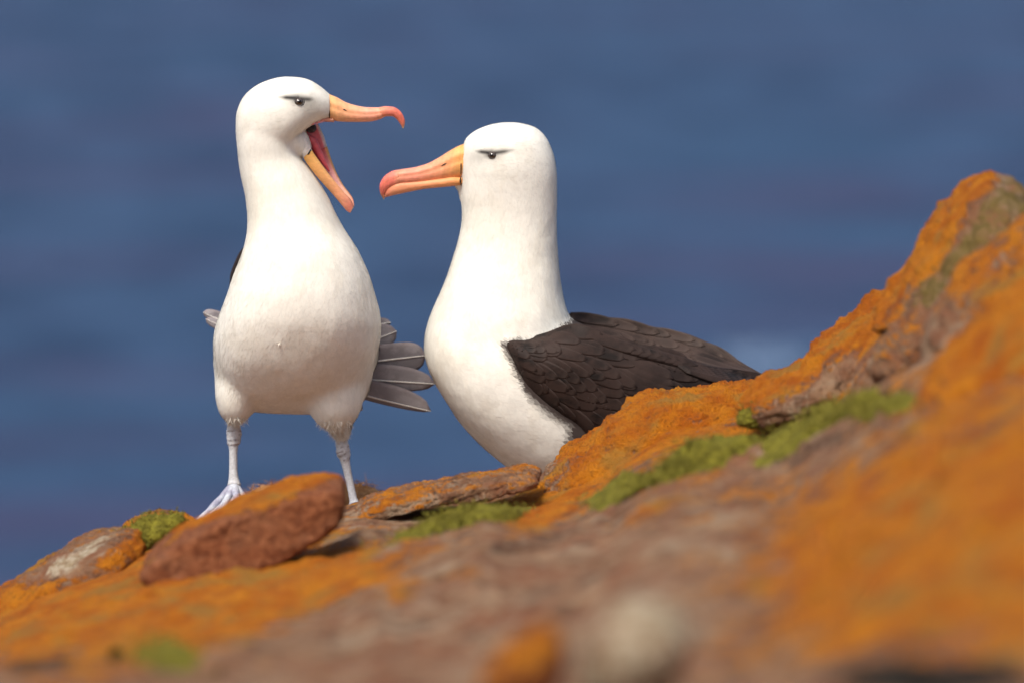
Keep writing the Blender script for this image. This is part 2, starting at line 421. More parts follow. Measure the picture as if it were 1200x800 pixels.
def slope_depth(px, py):
    """depth plane y of the slope where it shows at photo pixel (px, py)"""
    lo = np.zeros(np.shape(px)); hi = lo + 6.0
    for _ in range(30):
        m = (lo + hi)/2; far = front_v(px, m) < py; lo = np.where(far, m, lo); hi = np.where(far, hi, m)
    f = (lo + hi)/2
    return (ridge_d(px) - f) * 0.9903 + CAM[1]

# ------------------------------------------------------------------ rocks
def resample(pts, n, passes=2):
    p = np.asarray(pts, float)
    for _ in range(passes):                                # Chaikin corner cutting
        q = np.roll(p, -1, 0); p = np.stack([0.80*p + 0.20*q, 0.20*p + 0.80*q], 1).reshape(-1, 2)
    q = np.vstack([p, p[:1]]); s = np.concatenate([[0], np.cumsum(np.linalg.norm(np.diff(q, axis=0), axis=1))])
    u = np.linspace(0, s[-1], n, endpoint=False)
    return np.stack([np.interp(u, s, q[:, 0]), np.interp(u, s, q[:, 1])], 1)

def rock(name, outline, Y, half, label, cat='rock', passes=2, power=2.6, amp=0.010, fine=0.003, n=220, rings=44, lichen=0.5, top_lichen=0.3,
         tilt=0.0, group=None, seed=0.0, lean=0.0, paintfn=None, **kw):
    """outline: photo pixels of the rock's widest section at depth Y; half: half thickness in metres front to back"""
    o = resample(outline, n, passes); base = at(o[:, 0], o[:, 1], Y)
    c = base.mean(0); R = []
    for i in range(rings):
        a = math.pi * (i + 0.35) / (rings - 0.3) ; t = -math.cos(a)
        k = max(0.02, (1 - abs(t) ** power)) ** (1 / power)
        r = c + (base - c) * k
        r[:, 1] = Y + t * half + (r[:, 2] - c[2]) * lean + (r[:, 0] - c[0]) * tilt
        R.append(r)
    V, F = loft(R); V = np.array(V)
    ob = mk(name, V, F, M_ROCK)
    me = ob.data; nn = mnorms(me); W = mverts(me) + world_of(ob)
    d1 = fbm(W * np.array([1, 1, 1.8]), 7.0, 4, 0.9, seed + 3); d2 = fbm(W, 26.0, 5, 0.7, seed + 5); d3 = fbm(W, 110.0, 3, 0.6, seed + 6)
    W2 = mverts(me) + nn * (d1 * amp + d2 * fine + d3 * fine * 0.35)[:, None]
    me.vertices.foreach_set('co', W2.ravel()); me.update()
    up = sstep(0.15, 0.75, mnorms(me)[:, 2])
    kw = dict(kw); kw['lichen'] = lichen + top_lichen * up
    if paintfn:
        x, y = proj(W); kw.update(paintfn(x, y, up))
    paint(me, **kw)
    return tag(ob, label, cat, group)

def g(x, y, cx, cy, rx, ry, rot=0.0):
    a = math.radians(rot); dx = x-cx; dy = y-cy
    return np.exp(-(((dx*math.cos(a)+dy*math.sin(a))/rx)**2 + ((-dx*math.sin(a)+dy*math.cos(a))/ry)**2))

# red sandstone slab in front of the standing bird
rock('rock', [(166,660),(200,631),(255,601),(325,575),(372,567),(398,568),(405,581),(401,604),(368,628),(322,653),(262,675),(205,686),(176,678)], -1.05, 0.10,
     'reddish brown slab of sandstone edged with orange lichen below the standing bird', passes=1, power=14.0, amp=0.003, fine=0.0042, lichen=-0.1, seed=1, lean=0.12, tilt=0.10,
     paintfn=lambda x, y, up: dict(red=0.85, lichen=0.06 + 0.95*sstep(0.0, 22.0, -(y - (693 - 0.335*x)) + 6) * 1.0 + 0.2*up, olive=0.35*g(x, y, 300, 620, 25, 30), moss=0.42*g(x, y, 232, 640, 16, 12)))
# flat ledge between the birds
rock('rock', [(410,602),(430,586),(470,575),(540,566),(605,552),(632,555),(629,566),(585,574),(520,582),(470,591),(436,604)], -0.36, 0.09,
     'long thin slab of yellowish crusted stone with a dark gap beneath it', passes=1, power=6.0, amp=0.005, fine=0.0055, lichen=0.22, top_lichen=0.22, seed=2, lean=0.2,
     pale=0.36, olive=0.26)
# orange boulder that hides the sitting bird's belly
rock('boulder', [(625,585),(640,556),(672,530),(694,516),(716,494),(742,474),(770,462),(812,458),(850,455),(893,453),(905,474),(880,520),(820,570),(740,620),(660,630)], -0.22, 0.20,
     'orange lichen covered boulder in front of the sitting bird', 'rock', power=2.4, amp=0.010, fine=0.008, lichen=0.60, seed=3, n=320, rings=70,
     paintfn=lambda x, y, up: dict(lichen=0.34 + 0.22*sstep(470, 520, 540 - 0.0*y) - 0.30*g(x, y, 640, 565, 26, 30) - 0.25*g(x, y, 850, 525, 90, 26, -22) + 0.12*up, olive=0.24 + 0.25*g(x, y, 720, 490, 30, 18, -35), pale=0.20, dark=0.18*g(x, y, 850, 530, 90, 14, -20)))
rock('boulder', [(862,474),(890,453),(930,438),(965,412),(1000,385),(1040,352),(1075,346),(1100,372),(1080,430),(1020,480),(940,500),(880,500)], -0.50, 0.22,
     'orange and tan rock shoulder rising behind the mossy strip', 'rock', power=2.3, amp=0.014, fine=0.009, lichen=0.5, seed=4,
     paintfn=lambda x, y, up: dict(lichen=0.08 + 0.50*sstep(-10, 30, 30 - (y - (1020 - 0.63*x))) + 0.15*up, pale=0.28*g(x, y, 1050, 400, 60, 40), red=0.5*g(x, y, 1030, 400, 50, 40, -40), olive=0.2))
rock('boulder', [(1022,384),(1042,353),(1062,320),(1085,285),(1108,250),(1130,222),(1150,209),(1172,207),(1200,222),(1250,260),(1260,330),(1200,390),(1130,390),(1080,385),(1048,372)], -0.85, 0.24,
     'olive and orange crusted rock peak at the top of the slope', 'rock', power=2.5, amp=0.012, fine=0.007, lichen=0.3, seed=5,
     paintfn=lambda x, y, up: dict(lichen=0.20 + 0.1*up + 0.4*sstep(48, 0, (y - (1830 - 1.41*x))), olive=0.68 - 0.42*sstep(48, 0, (y - (1830 - 1.41*x))), dark=0.30*g(x, y, 1120, 300, 30, 30) + 0.3*g(x, y, 1090, 335, 26, 10)))
rock('boulder', [(1082,410),(1105,355),(1135,318),(1170,288),(1200,262),(1260,235),(1330,250),(1340,420),(1250,470),(1140,470),(1090,450)], -1.25, 0.28,
     'bright orange rock leaning below the crusted peak', 'rock', power=2.4, amp=0.014, fine=0.006, lichen=0.62, seed=6,
     paintfn=lambda x, y, up: dict(lichen=0.42 + 0.12*up - 0.4*g(x, y, 1100, 400, 26, 50, 20), pale=0.35*g(x, y, 1110, 390, 24, 40, 30), dark=0.25*g(x, y, 1085, 385, 12, 30, 20)))
rock('boulder', [(1016,440),(1030,405),(1048,378),(1080,356),(1118,350),(1130,380),(1112,420),(1070,452)], -0.98, 0.16,
     'pinkish tan rock patch below the crusted peak', 'rock', power=2.6, amp=0.012, fine=0.008, lichen=0.10, seed=16, pale=0.3, red=0.25, olive=0.15)
rock('boulder', [(1075,470),(1110,420),(1150,385),(1200,350),(1290,300),(1400,330),(1400,520),(1250,560),(1120,540)], -2.0, 0.30,
     'brownish orange rock between the leaning rock and the large near boulder', 'rock', power=2.2, amp=0.018, fine=0.006, lichen=0.42, seed=7, red=0.35, olive=0.12)
rock('rock', [(560,812),(575,775),(600,745),(630,730),(655,738),(664,770),(650,812),(600,830)], -4.15, 0.06,
     'small orange red stone at the foot of the slope', power=2.3, amp=0.008, fine=0.003, lichen=0.22, seed=9, red=1.0)
rock('rock', [(676,812),(680,760),(698,722),(745,700),(796,712),(814,750),(800,800),(740,830)], -4.05, 0.07,
     'pale buff stone lying beside the small orange red stone', power=2.3, amp=0.008, fine=0.003, lichen=-0.2, top_lichen=0, seed=10, pale=0.58)
rock('rock', [(-60,745),(-10,700),(20,682),(60,655),(100,632),(135,622),(160,618),(180,640),(140,690),(60,750),(-20,790)], -0.50, 0.18,
     'rounded orange rock with a pale crust at the low end of the slope', power=2.3, amp=0.009, fine=0.005, lichen=0.5, seed=12,
     paintfn=lambda x, y, up: dict(lichen=0.52 + 0.1*up - 0.4*g(x, y, 90, 650, 70, 14, -30), pale=0.62*g(x, y, 95, 648, 75, 15, -30), moss=0.55*g(x, y, 40, 690, 34, 12, -35), olive=0.15))
rock('rock', [(105,668),(128,632),(155,608),(185,600),(212,602),(232,612),(225,640),(180,668),(130,690)], -0.32, 0.13,
     'round green mossy rock beside the reddish slab', power=2.3, amp=0.007, fine=0.005, lichen=0.35, seed=13,
     paintfn=lambda x, y, up: dict(lichen=0.5, moss=0.62*g(x, y, 165, 630, 62, 24, -25), olive=0.2))

# ------------------------------------------------------------------ moss cushions and grass
def strands(pts, nrm, length, width, bend, mat, parent, name, jitter=0.5, kind='stuff', segs=3):
    V = []; F = []
    for p, nn in zip(pts, nrm):
        L = length * random.uniform(0.5, 1.25); d = Vector(nn) + Vector((random.gauss(0, jitter), random.gauss(0, jitter), random.gauss(0, jitter*0.6))); d.normalize()
        side = d.cross(Vector((random.gauss(0, 1), random.gauss(0, 1), random.gauss(0, 1)))).normalized() * width
        cur = Vector((random.gauss(0, 1), random.gauss(0, 1), -abs(random.gauss(0, 1)))) * bend
        k = len(V); q = Vector(p)
        for i in range(segs):
            t = i / segs; c = q + d * L * t + cur * L * t * t
            V += [tuple(c - side*(1-t*0.7)), tuple(c + side*(1-t*0.7))]
        V.append(tuple(q + d * L + cur * L))
        for i in range(segs - 1): F.append((k+2*i, k+2*i+1, k+2*i+3, k+2*i+2))
        F.append((k+2*segs-2, k+2*segs-1, k+2*segs))
    o = mk(name, V, F, mat, parent); 
    if kind: o['kind'] = kind
    return o

def cushion(outline, Y, half, label, nblades=900, L=0.016, group='green cushions on the slope'):
    o = resample(outline, 90); base = at(o[:, 0], o[:, 1], Y); c = base.mean(0); R = []
    for i in range(24):
        t = -math.cos(math.pi * (i + 0.3) / 23.6); k = max(0.03, 1 - t*t) ** 0.5
        r = c + (base - c) * k; r[:, 1] = Y + t * half; R.append(r)
    V, F = loft(R); cen = np.array([c[0], Y, base[:, 2].min()])
    root = empty('moss_cushion', cen, label, 'moss', group)
    ob = mk('cushion', V, F, M_MOSS, root)
    me = ob.data; nn = mnorms(me); W = mverts(me) + world_of(ob)
    me.vertices.foreach_set('co', (mverts(me) + nn * (fbm(W, 30, 4, 0.7, 4) * 0.006)[:, None]).ravel()); me.update()
    nn = mnorms(me); W = mverts(me) + world_of(ob)
    ok = [i for i in range(len(W)) if nn[i, 2] > -0.1 or nn[i, 1] < -0.3]
    pick = [random.choice(ok) for _ in range(nblades)]
    jit = rng.normal(0, 0.006, (nblades, 3))
    strands(W[pick] + jit * 0.6, nn[pick] * 0.6 + np.array([0, 0, 0.6]), L, 0.0011, 0.35, M_BLADE, root, 'blades')
def inside(poly, x, y):
    c = np.zeros(np.shape(x), bool); p = np.asarray(poly, float); q = np.roll(p, 1, 0)
    for (x0, y0), (x1, y1) in zip(p, q):
        c ^= ((y0 > y) != (y1 > y)) & (x < (x1-x0)*(y-y0)/(y1-y0+1e-12)+x0)
    return c
def moss_strip(outline, label, nblades, L=0.008, h=0.025, group='green cushions on the slope'):
    """a mat of moss lying on the slope: its outline is laid out on the slope itself"""
    o = resample(outline, 120); cx, cy = o.mean(0); rings = []
    for k in np.linspace(0.0, 1.0, 16):
        q = np.array([cx, cy]) + (o - [cx, cy])*max(k, 0.01)
        Yd = slope_depth(q[:, 0], q[:, 1]); w = at(q[:, 0], q[:, 1], Yd)
        nz = fbm(w, 14.0, 4, 0.8, 6)
        for i in range(len(w)): w[i, 2] = ground(w[i, 0], w[i, 1]) + (h*(1-k**3)*(0.75+0.7*nz[i]) - 0.006*k)
        rings.append(w)
    V, F = loft(rings, cap=True); V = np.array(V)
    root = empty('moss_cushion', (V[:, 0].mean(), V[:, 1].mean(), V[:, 2].min()), label, 'moss', group)
    mk('cushion', V, F, M_MOSS, root)
    pick = np.array([random.randrange(len(V)) for _ in range(nblades)]); b = V[pick] + rng.normal(0, 0.012, (nblades, 3))*np.array([1, 1.5, 0.0])
    strands(b, np.tile([0, -0.1, 1.0], (nblades, 1)), L, 0.0013, 0.35, M_BLADE, root, 'blades')
moss_strip([(436,652),(440,630),(475,612),(530,603),(590,592),(634,586),(640,600),(600,612),(540,622),(490,640),(455,656)], 'strip of green moss below the thin crusted slab', 2600)
moss_strip([(665,600),(700,577),(760,557),(820,540),(870,520),(915,500),(925,522),(870,541),(800,560),(730,581),(690,604)], 'green moss strip along the foot of the orange boulder', 2600)
moss_strip([(868,552),(900,514),(950,488),(1010,468),(1070,460),(1092,467),(1068,480),(1005,494),(955,518),(915,548)], 'blurred green grass patch above the large smooth boulder', 3000, 0.009)
moss_strip([(110,792),(140,752),(190,738),(245,752),(270,788),(200,812)], 'yellowish green moss at the bottom of the slope', 900, 0.006, 0.006)
cushion([(862,496),(870,480),(890,470),(912,472),(918,484),(900,496),(878,502)], -0.55, 0.05, 'small round tuft of green moss on the orange boulder', 800, 0.008)
cushion([(110,664),(132,630),(164,608),(200,600),(222,606),(204,628),(164,652),(126,670)], -0.44, 0.06, 'green moss on the rounded rock beside the reddish slab', 1600, 0.007)

# ------------------------------------------------------------------ birds
def bird_frame(Y0):
    k = S * (Y0 - CAM[1]) / (-CAM[1])
    def p(px, py, dep=0.0): return at(px, py, Y0) + np.stack([np.zeros(np.broadcast(px, py, dep).shape), np.broadcast_to(np.asarray(dep, float) * k, np.broadcast(px, py, dep).shape), np.zeros(np.broadcast(px, py, dep).shape)], -1)
    def pc(px, py, dep=0.0):
        return at(px, py, Y0 + np.asarray(dep, float)*k)
    return p, k, pc

def vslices(p, tab, n, expo=2.2, m=64):
    """tab rows: y, x_left, x_right, half depth, centre depth"""
    t = np.array(tab, float); fs = [pchip(t[:, 0], t[:, i]) for i in range(1, 5)]
    u = np.linspace(0, 1, n); ys = t[0, 0] + (t[-1, 0]-t[0, 0]) * u
    a = np.linspace(0, 2*np.pi, m, endpoint=False); ca, sa = np.cos(a), np.sin(a)
    cx_, sx_ = np.sign(ca)*abs(ca)**(2/expo), np.sign(sa)*abs(sa)**(2/expo)
    R = []
    for y in ys:
        xl, xr, b, c = (float(f(y)) for f in fs)
        R.append(p((xl+xr)/2 + (xr-xl)/2*cx_, np.full(m, y), c + b*sx_))
    return loft(R)

def xslices(p, tab, n, expo=2.1, m=64):
    """tab rows: x, y_top, y_bottom, half depth, centre depth"""
    t = np.array(tab, float); fs = [pchip(t[:, 0], t[:, i]) for i in range(1, 5)]
    a = np.linspace(0, 2*np.pi, m, endpoint=False); ca, sa = np.cos(a), np.sin(a)
    cx_, sx_ = np.sign(ca)*abs(ca)**(2/expo), np.sign(sa)*abs(sa)**(2/expo)
    R = []
    for x in np.linspace(t[0, 0], t[-1, 0], n):
        yt, yb, b, c = (float(f(x)) for f in fs)
        R.append(p(np.full(m, x), (yt+yb)/2 + (yb-yt)/2*cx_, c + b*sx_))
    return loft(R)

def ellipsoid(p, c, r, n=24, m=32, tiltx=0.0):
    R = []
    for i in range(n):
        th = math.pi*(i+0.4)/(n-0.2); z = -math.cos(th); k = math.sin(th)
        a = np.linspace(0, 2*np.pi, m, endpoint=False)
        R.append(p(c[0] + r[0]*k*np.cos(a) + tiltx*z*r[1], np.full(m, c[1] + r[1]*z), c[2] + r[2]*k*np.sin(a)))
    return loft(R)

def tube_px(p, pts, m=20):
    """pts rows: px, py, dep, radius px -> rings across the path"""
    pts = np.array(pts, float); s = np.arange(len(pts)); fs = [pchip(s, pts[:, i]) for i in range(4)]
    u = np.linspace(0, len(pts)-1, (len(pts)-1)*6+1)
    X = p(fs[0](u), fs[1](u), fs[2](u)); rad = fs[3](u); R = []
    k = S
    for i in range(len(u)):
        d = Vector(X[min(i+1, len(u)-1)] - X[max(i-1, 0)]).normalized()
        e1 = d.cross(Vector((0.3, 1, 0.1))).normalized(); e2 = d.cross(e1).normalized()
        R.append([tuple(Vector(X[i]) + (e1*math.cos(a) + e2*math.sin(a)) * rad[i]*k) for a in np.linspace(0, 2*math.pi, m, endpoint=False)])
    return loft(R)

def mandible(p, name, pairs, parent, colfn, expo=2.3, groove=0.0, m=40, mat=None):
    """pairs rows: top x, y, bottom x, y, half depth, centre depth"""
    q = np.array(pairs, float); s = np.arange(len(q)); fs = [pchip(s, q[:, i]) for i in range(6)]
    u = np.linspace(0, len(q)-1, (len(q)-1)*5+1); a = np.linspace(0, 2*np.pi, m, endpoint=False)
    ca, sa = np.cos(a), np.sin(a); cc, ss = np.sign(ca)*abs(ca)**(2/expo), np.sign(sa)*abs(sa)**(2/expo)
    R = []; UU = []
    for t in u:
        tx_, ty_, bx_, by_, w_, c_ = (float(f(t)) for f in fs)
        gr = 1 - groove * np.exp(-((cc - 0.25)/0.10)**2)
        R.append(p((tx_+bx_)/2 + (tx_-bx_)/2*cc, (ty_+by_)/2 + (ty_-by_)/2*cc, c_ + w_*ss*gr)); UU += [t/(len(q)-1)]*m
    V, F = loft(R); o = mk(name, V, F, mat or M_BEAK, parent)
    cc2 = np.tile(cc, len(u)); setattr_c(o.data, 'col', colfn(np.array(UU), cc2, *proj(np.array(V)))); return o

def lerp3(t, stops):
    ks = [s[0] for s in stops]; return np.stack([np.interp(t, ks, [s[1][i] for s in stops]) for i in range(3)], -1)

def finish_body(me, parent, colfn, flow, nblades, seed, mat=M_WHITE):
    org = world_of(parent)
    W = mverts(me); nn = mnorms(me); yy = proj(W)[1]; low = sstep(190, 300, yy)       # soft folds in the coat
    W = W + nn * ((fbm(W*np.array([1, 1, 0.6]), 13.0, 3, 0.9, seed)*0.0016 + fbm(W*np.array([1.2, 1.2, 0.5]), 60.0, 2, 0.9, seed+1)*0.00035) * low + fbm(W, 22.0, 2, 0.9, seed+2)*0.0006)[:, None]
    me.vertices.foreach_set('co', W.ravel()); me.update(); me.transform(Matrix.Translation(-Vector(org))); smooth(me)
    o = bpy.data.objects.new('body', me); C.objects.link(o); o.parent = parent; me.materials.clear(); me.materials.append(mat)
    x, y = proj(W); stain = lambda Q, c: c*(1 - np.clip(fbm(Q*np.array([1, 1, 0.5]), 26.0, 4, 0.7, 9)*0.16, 0, 0.05)[:, None]*np.array([0.8, 1.0, 1.35]))
    setattr_c(me, 'col', stain(W, colfn(W, x, y)))
    # contour feathers: small blades lying along the skin
    me.calc_loop_triangles(); nT = len(me.loop_triangles)
    tri = np.empty(nT*3, np.int32); me.loop_triangles.foreach_get('vertices', tri); tri = tri.reshape(-1, 3)
    nn = mnorms(me); A, B, Cc = W[tri[:, 0]], W[tri[:, 1]], W[tri[:, 2]]
    ar = np.linalg.norm(np.cross(B-A, Cc-A), axis=1); r = np.random.default_rng(seed)
    ti = r.choice(nT, nblades, p=ar/ar.sum()); u = r.random((nblades, 2)); fl = u.sum(1) > 1; u[fl] = 1-u[fl]
    P0 = A[ti] + (B-A)[ti]*u[:, :1] + (Cc-A)[ti]*u[:, 1:]
    n0 = nn[tri[ti]].mean(1); n0 /= np.linalg.norm(n0, axis=1)[:, None]
    x, y = proj(P0); fd, Ln = flow(P0, x, y); fd = fd + r.normal(0, 0.10, fd.shape)
    fd -= n0 * (fd*n0).sum(1)[:, None]; fd /= np.linalg.norm(fd, axis=1)[:, None] + 1e-9
    sd = np.cross(n0, fd); L = Ln * S * r.uniform(0.7, 1.3, nblades); Wd = L * 0.20
    L = L[:, None]; Wd = Wd[:, None]; lift = S * r.uniform(0.04, 0.26, nblades)[:, None]
    mid = P0 + fd*L*0.55; tip = P0 + fd*L; skin = BVHTree.FromPolygons([Vector(q) for q in W], [tuple(q.vertices) for q in me.polygons])
    nm, ntp = n0.copy(), n0.copy()
    for arr, nv in ((mid, nm), (tip, ntp)):                 # lay the blades along the skin
        for i in range(nblades):
            h = skin.find_nearest(Vector(arr[i])); arr[i] = h[0]; q3 = me.polygons[h[2]].vertices; nv[i] = nn[list(q3)].mean(0)
    b0 = P0 - n0*S*0.10
    v = np.stack([b0 - sd*Wd*0.5, b0 + sd*Wd*0.5, mid - sd*Wd + n0*lift*0.7, mid + sd*Wd + n0*lift*0.7, tip + n0*lift], 1).reshape(-1, 3)
    k = np.arange(nblades)[:, None]*5
    quads = np.hstack([k+1, k, k+2, k+3]); tris = np.hstack([k+3, k+2, k+4])
    pm = bpy.data.meshes.new('plumage'); pm.from_pydata((v - org).tolist(), [], quads.tolist() + tris.tolist()); smooth(pm)
    c = stain(mid, colfn(mid, *proj(mid))); c = c * r.uniform(0.95, 1.02, nblades)[:, None]
    setattr_c(pm, 'col', np.repeat(np.clip(c, 0, 0.9), 5, 0)); pm.materials.append(mat)
    # shading normals follow the skin so that the coat reads soft
    pm.normals_split_custom_set_from_vertices([tuple(q) for q in np.stack([n0, n0, nm, nm, ntp], 1).reshape(-1, 3)])
    po = bpy.data.objects.new('plumage', pm); C.objects.link(po); po.parent = o; po['kind'] = 'stuff'
    return o, skin

def surf(bvh, px, py, back=False):
    a = Vector(at(px, py, -1.0)); b = Vector(at(px, py, 1.5))
    if back: a, b = b, a
    h = bvh.ray_cast(a, (b-a).normalized()); return h[0], h[1]

def eye(bvh, parent, px, py, r, sink=0.45):
    for back in (False, True):
        pt, nn = surf(bvh, px, py, back)
        if pt is None: continue
        c = pt - nn * r*S*sink
        def ball(rad, centre, squash=1.0):
            R = []
            for i in range(17):
                th = math.pi*(i+0.3)/16.6
                e1 = nn.cross(Vector((0, 0, 1))).normalized(); e2 = nn.cross(e1)
                R.append([tuple(centre + nn*(-math.cos(th))*rad*squash + (e1*math.cos(a)+e2*math.sin(a)*0.84)*math.sin(th)*rad) for a in np.linspace(0, 2*math.pi, 28, endpoint=False)])
            return loft(R)
        e = mk('eye', *ball(r*S, c), M_EYE, parent)
        mk('pupil', *ball(r*S*0.52, c + nn*r*S*0.545), M_PUPIL, e)
        # lid ring
        e1 = nn.cross(Vector((0, 0, 1))).normalized(); e2 = nn.cross(e1)
        R = []
        for j in range(10):
            b = 2*math.pi*j/10
            R.append([tuple(c + (e1*math.cos(a)+e2*math.sin(a)*0.80) * (r*S*1.06 + r*S*0.16*math.cos(b)) + nn*(r*S*0.22 + r*S*0.16*math.sin(b))) for a in np.linspace(0, 2*math.pi, 32, endpoint=False)])
        R.append(R[0]); v, f = loft(R, cap=False); mk('eyelid', v, f, M_BLACK, e)

WHITE = np.array([0.82, 0.795, 0.715]); CREAM = np.array([0.815, 0.78, 0.665]); BROW = np.array([0.030, 0.027, 0.027]); MANTLE = np.array([0.055, 0.042, 0.038])
def mixc(c, k, d): return c*(1-k[:, None]) + np.asarray(d)*k[:, None]
def seg_d(x, y, x0, y0, x1, y1):
    t = np.clip(((x-x0)*(x1-x0)+(y-y0)*(y1-y0))/((x1-x0)**2+(y1-y0)**2), 0, 1)
    return np.hypot(x-(x0+t*(x1-x0)), y-(y0+t*(y1-y0))), t

BEAK_L = [(0, (0.88, 0.47, 0.17)), (0.25, (0.89, 0.45, 0.22)), (0.6, (0.88, 0.38, 0.25)), (0.76, (0.76, 0.20, 0.12)), (0.92, (0.76, 0.15, 0.10)), (1, (0.74, 0.55, 0.38))]

# ---------------- standing bird with the open beak
Y1 = 0.16; pA, kA, qA = bird_frame(Y1)
rootA = empty('albatross', at(330, 603, Y1), 'standing white seabird calling with its hooked orange beak wide open', 'albatross')
tabA = [(112,312,326,10,0),(122,294,336,22,0),(135,283,342,31,0),(150,277.4,344,36,0),(165,277.2,344,37,0),(178,278.2,347,37,0),(185,279,352,37.5,0),
        (190,279.3,356.5,38.5,0),(200,280.5,365,41,0),(210,282.5,372,44,0),(220,285,378,47,0),(230,287,383.5,50,0),(240,288.4,388.5,54,0),(250,289.4,393,58,0),(260,290,398,63,0),
        (270,289.8,404,69,-1),(280,288.4,411,75,-2),(290,286,418,80,-3),(300,282.5,423.5,84,-4),(310,278.6,428,87,-5),(320,274.5,432,90,-6),(332,270,435.5,93,-6),(345,265.5,439,95,-5),
        (360,259.5,443,97,-3),(375,254,446,98,1),(390,250,446,98,6),(405,248.6,444,98,12),(420,248.6,440.5,97,19),(440,249,437,92,30),(455,251,435,84,38),(468,256,431,72,46),(480,266,422,54,50),(489,290,400,28,50)]
crA = [(276.6,136,162,9,0),(279,126,170,18,0),(285,114,177,27,0),(295,104,183,33,0),(307,97,185,37,0),(320,92.4,182,39,0),(335,90,173,39.5,0),(350,90.8,159,37.5,0),(362,94,149.5,33.5,0),(372,99.5,144,28.5,0),(380,105.5,140.5,23.5,0),(387,111.5,138.8,17,0)]
bodyA = [vslices(pA, tabA, 170, 2.25), xslices(pA, crA, 90, 2.2),
         tube_px(pA, [(312,146,0,32),(324,152,0,30),(336,160,0,25),(348,168,0,18),(357,175,0,11.5),(361.5,178.8,0,6.5)], 40),     # cheek and chin
         ellipsoid(pA, (372,420,95), (72,62,120)),                                                      # rump
         ellipsoid(pA, (277,458,6), (26,40,38), tiltx=-0.03), ellipsoid(pA, (393,460,2), (34,46,41), tiltx=0.02),       # thighs
         tube_px(pA, [(276,466,10,24),(274.5,484,13,15),(273.5,500,14,8.5)]),
         tube_px(pA, [(394,478,6,30),(398,500,10,17),(401,518,12,8.5)])]
meA = remesh(*merge(bodyA), 0.0021, 8)
relax(meA, lambda V: 0.65*sstep(185, 205, proj(V)[1])*sstep(490, 472, proj(V)[1]), 70)
relax(meA, lambda V: 0.5*(proj(V)[1] < 205)*sstep(352, 338, proj(V)[0]) + 0.35*sstep(440, 470, proj(V)[1]), 25)
def colA(W, x, y):
    c = np.tile(WHITE, (len(x), 1))
    c = mixc(c, 0.65*g(x, y, 330, 262, 70, 60), CREAM)
    d, t = seg_d(x, y, 326, 114, 349, 115.5); d2, t2 = seg_d(x, y, 349, 116, 372, 117.5)
    k = np.maximum(np.exp(-(d/(1.5+3.4*t))**2)*np.interp(t, [0, .4, 1], [.3, 1, 1]), np.exp(-(d2/(4.8-1.6*t2))**2)*np.interp(t2, [0, .6, 1], [1, .9, .1]))
    k = np.maximum(k, 0.95*g(x, y, 350, 117.0, 10, 6.0)) * (y < 180)
    k = np.maximum(k, 0.42*g(x, y, 363, 121, 15, 10))
    c = mixc(c, np.clip(k, 0, 1), BROW)
    dep = (W[:, 1]-Y1)/kA
    return mixc(c, sstep(62, 84, dep - 0.10*(x-350)*np.sign(x-350)*0) * sstep(285, 310, y), MANTLE)
def flowA(P, x, y):
    h = sstep(190, 140, y); f = np.zeros((len(x), 3)); f[:, 2] = -1
    f[:, 0] = 0.003*(x-345)*(y > 380); hd = np.stack([-np.ones(len(x)), np.zeros(len(x)), -0.35 - 0*x], -1)
    f = f*(1-h)[:, None] + hd*h[:, None]
    return f, np.interp(y, [90, 180, 260, 420], [4.5, 6.5, 9, 11])*(1-0.62*np.exp(-((x-347)/26)**2-((y-117)/10)**2))
obA, bvA = finish_body(meA, rootA, colA, flowA, 34000, 3)

def beak_col(stops, dark_line=None):
    def f(u, cc, x, y):
        c = lerp3(u, stops); c = mixc(c, (0.60*np.exp(-((cc-0.25)/0.07)**2) + 0.35*np.exp(-((cc+0.45)/0.06)**2))*sstep(1.0, 0.85, u), (0.50, 0.20, 0.07)); c = c*(1 - 0.10*np.sin(u*61+cc*3)*np.sin(u*23+1))[:, None]
        return mixc(c, 0.35*sstep(-0.4, -0.9, cc)*(u < 0.8), (0.80, 0.45, 0.28))
    return f
umA = mandible(pA, 'upper_mandible', [(380,107.5,381,139.5,16,0),(386.5,111,387,140,15.5,0),(395,114.5,394,142,14.5,0),(405,120,404,143,13,0),(417.5,124,416,143.2,11.5,0),(430,126,430,143,10.5,0),(442,126.2,443,140.7,9.5,0),(447,125.8,448.5,138.6,9,0)],
               rootA, beak_col([(0, BEAK_L[0][1]), (0.35, BEAK_L[1][1]), (0.75, BEAK_L[2][1]), (1, (0.85, 0.33, 0.20))]), groove=0.10)
mandible(pA, 'nail', [(445,125.9,446,139.4,9.0,0),(452,124.8,453,136.6,8.6,0),(460,125.4,459,136.4,7.6,0),(467,128.6,464,139.2,6,0),(472.2,135,467.5,143.3,4.4,0),(474.6,143,470,147.3,2.8,0),(473.2,150.8,471.6,150.8,0.5,0)],
         umA, beak_col([(0, (0.80, 0.27, 0.15)), (0.25, (0.84, 0.23, 0.16)), (0.75, (0.82, 0.19, 0.13)), (0.9, (0.76, 0.30, 0.18)), (1, (0.78, 0.68, 0.50))]))
mandible(pA, 'palate', [(352,140,354,147.8,10,0),(364,138,366,145.5,12,0),(376,136,378,142.8,12.5,0),(390,136,392,143.2,12.2,0)], umA, lambda u, cc, x, y: lerp3(u, [(0, (0.45, 0.09, 0.10)), (0.6, (0.68, 0.24, 0.20)), (1, (0.74, 0.36, 0.22))]), mat=M_FLESH)
def dash(parent, p, name, x0, y0, x1, y1, dep, r, mat, m=10):
    v, f = tube_px(p, [(x0, y0, dep, r*0.3), ((x0+x1)/2, (y0+y1)/2, dep, r), (x1, y1, dep, r*0.3)], m); return mk(name, v, f, mat, parent)
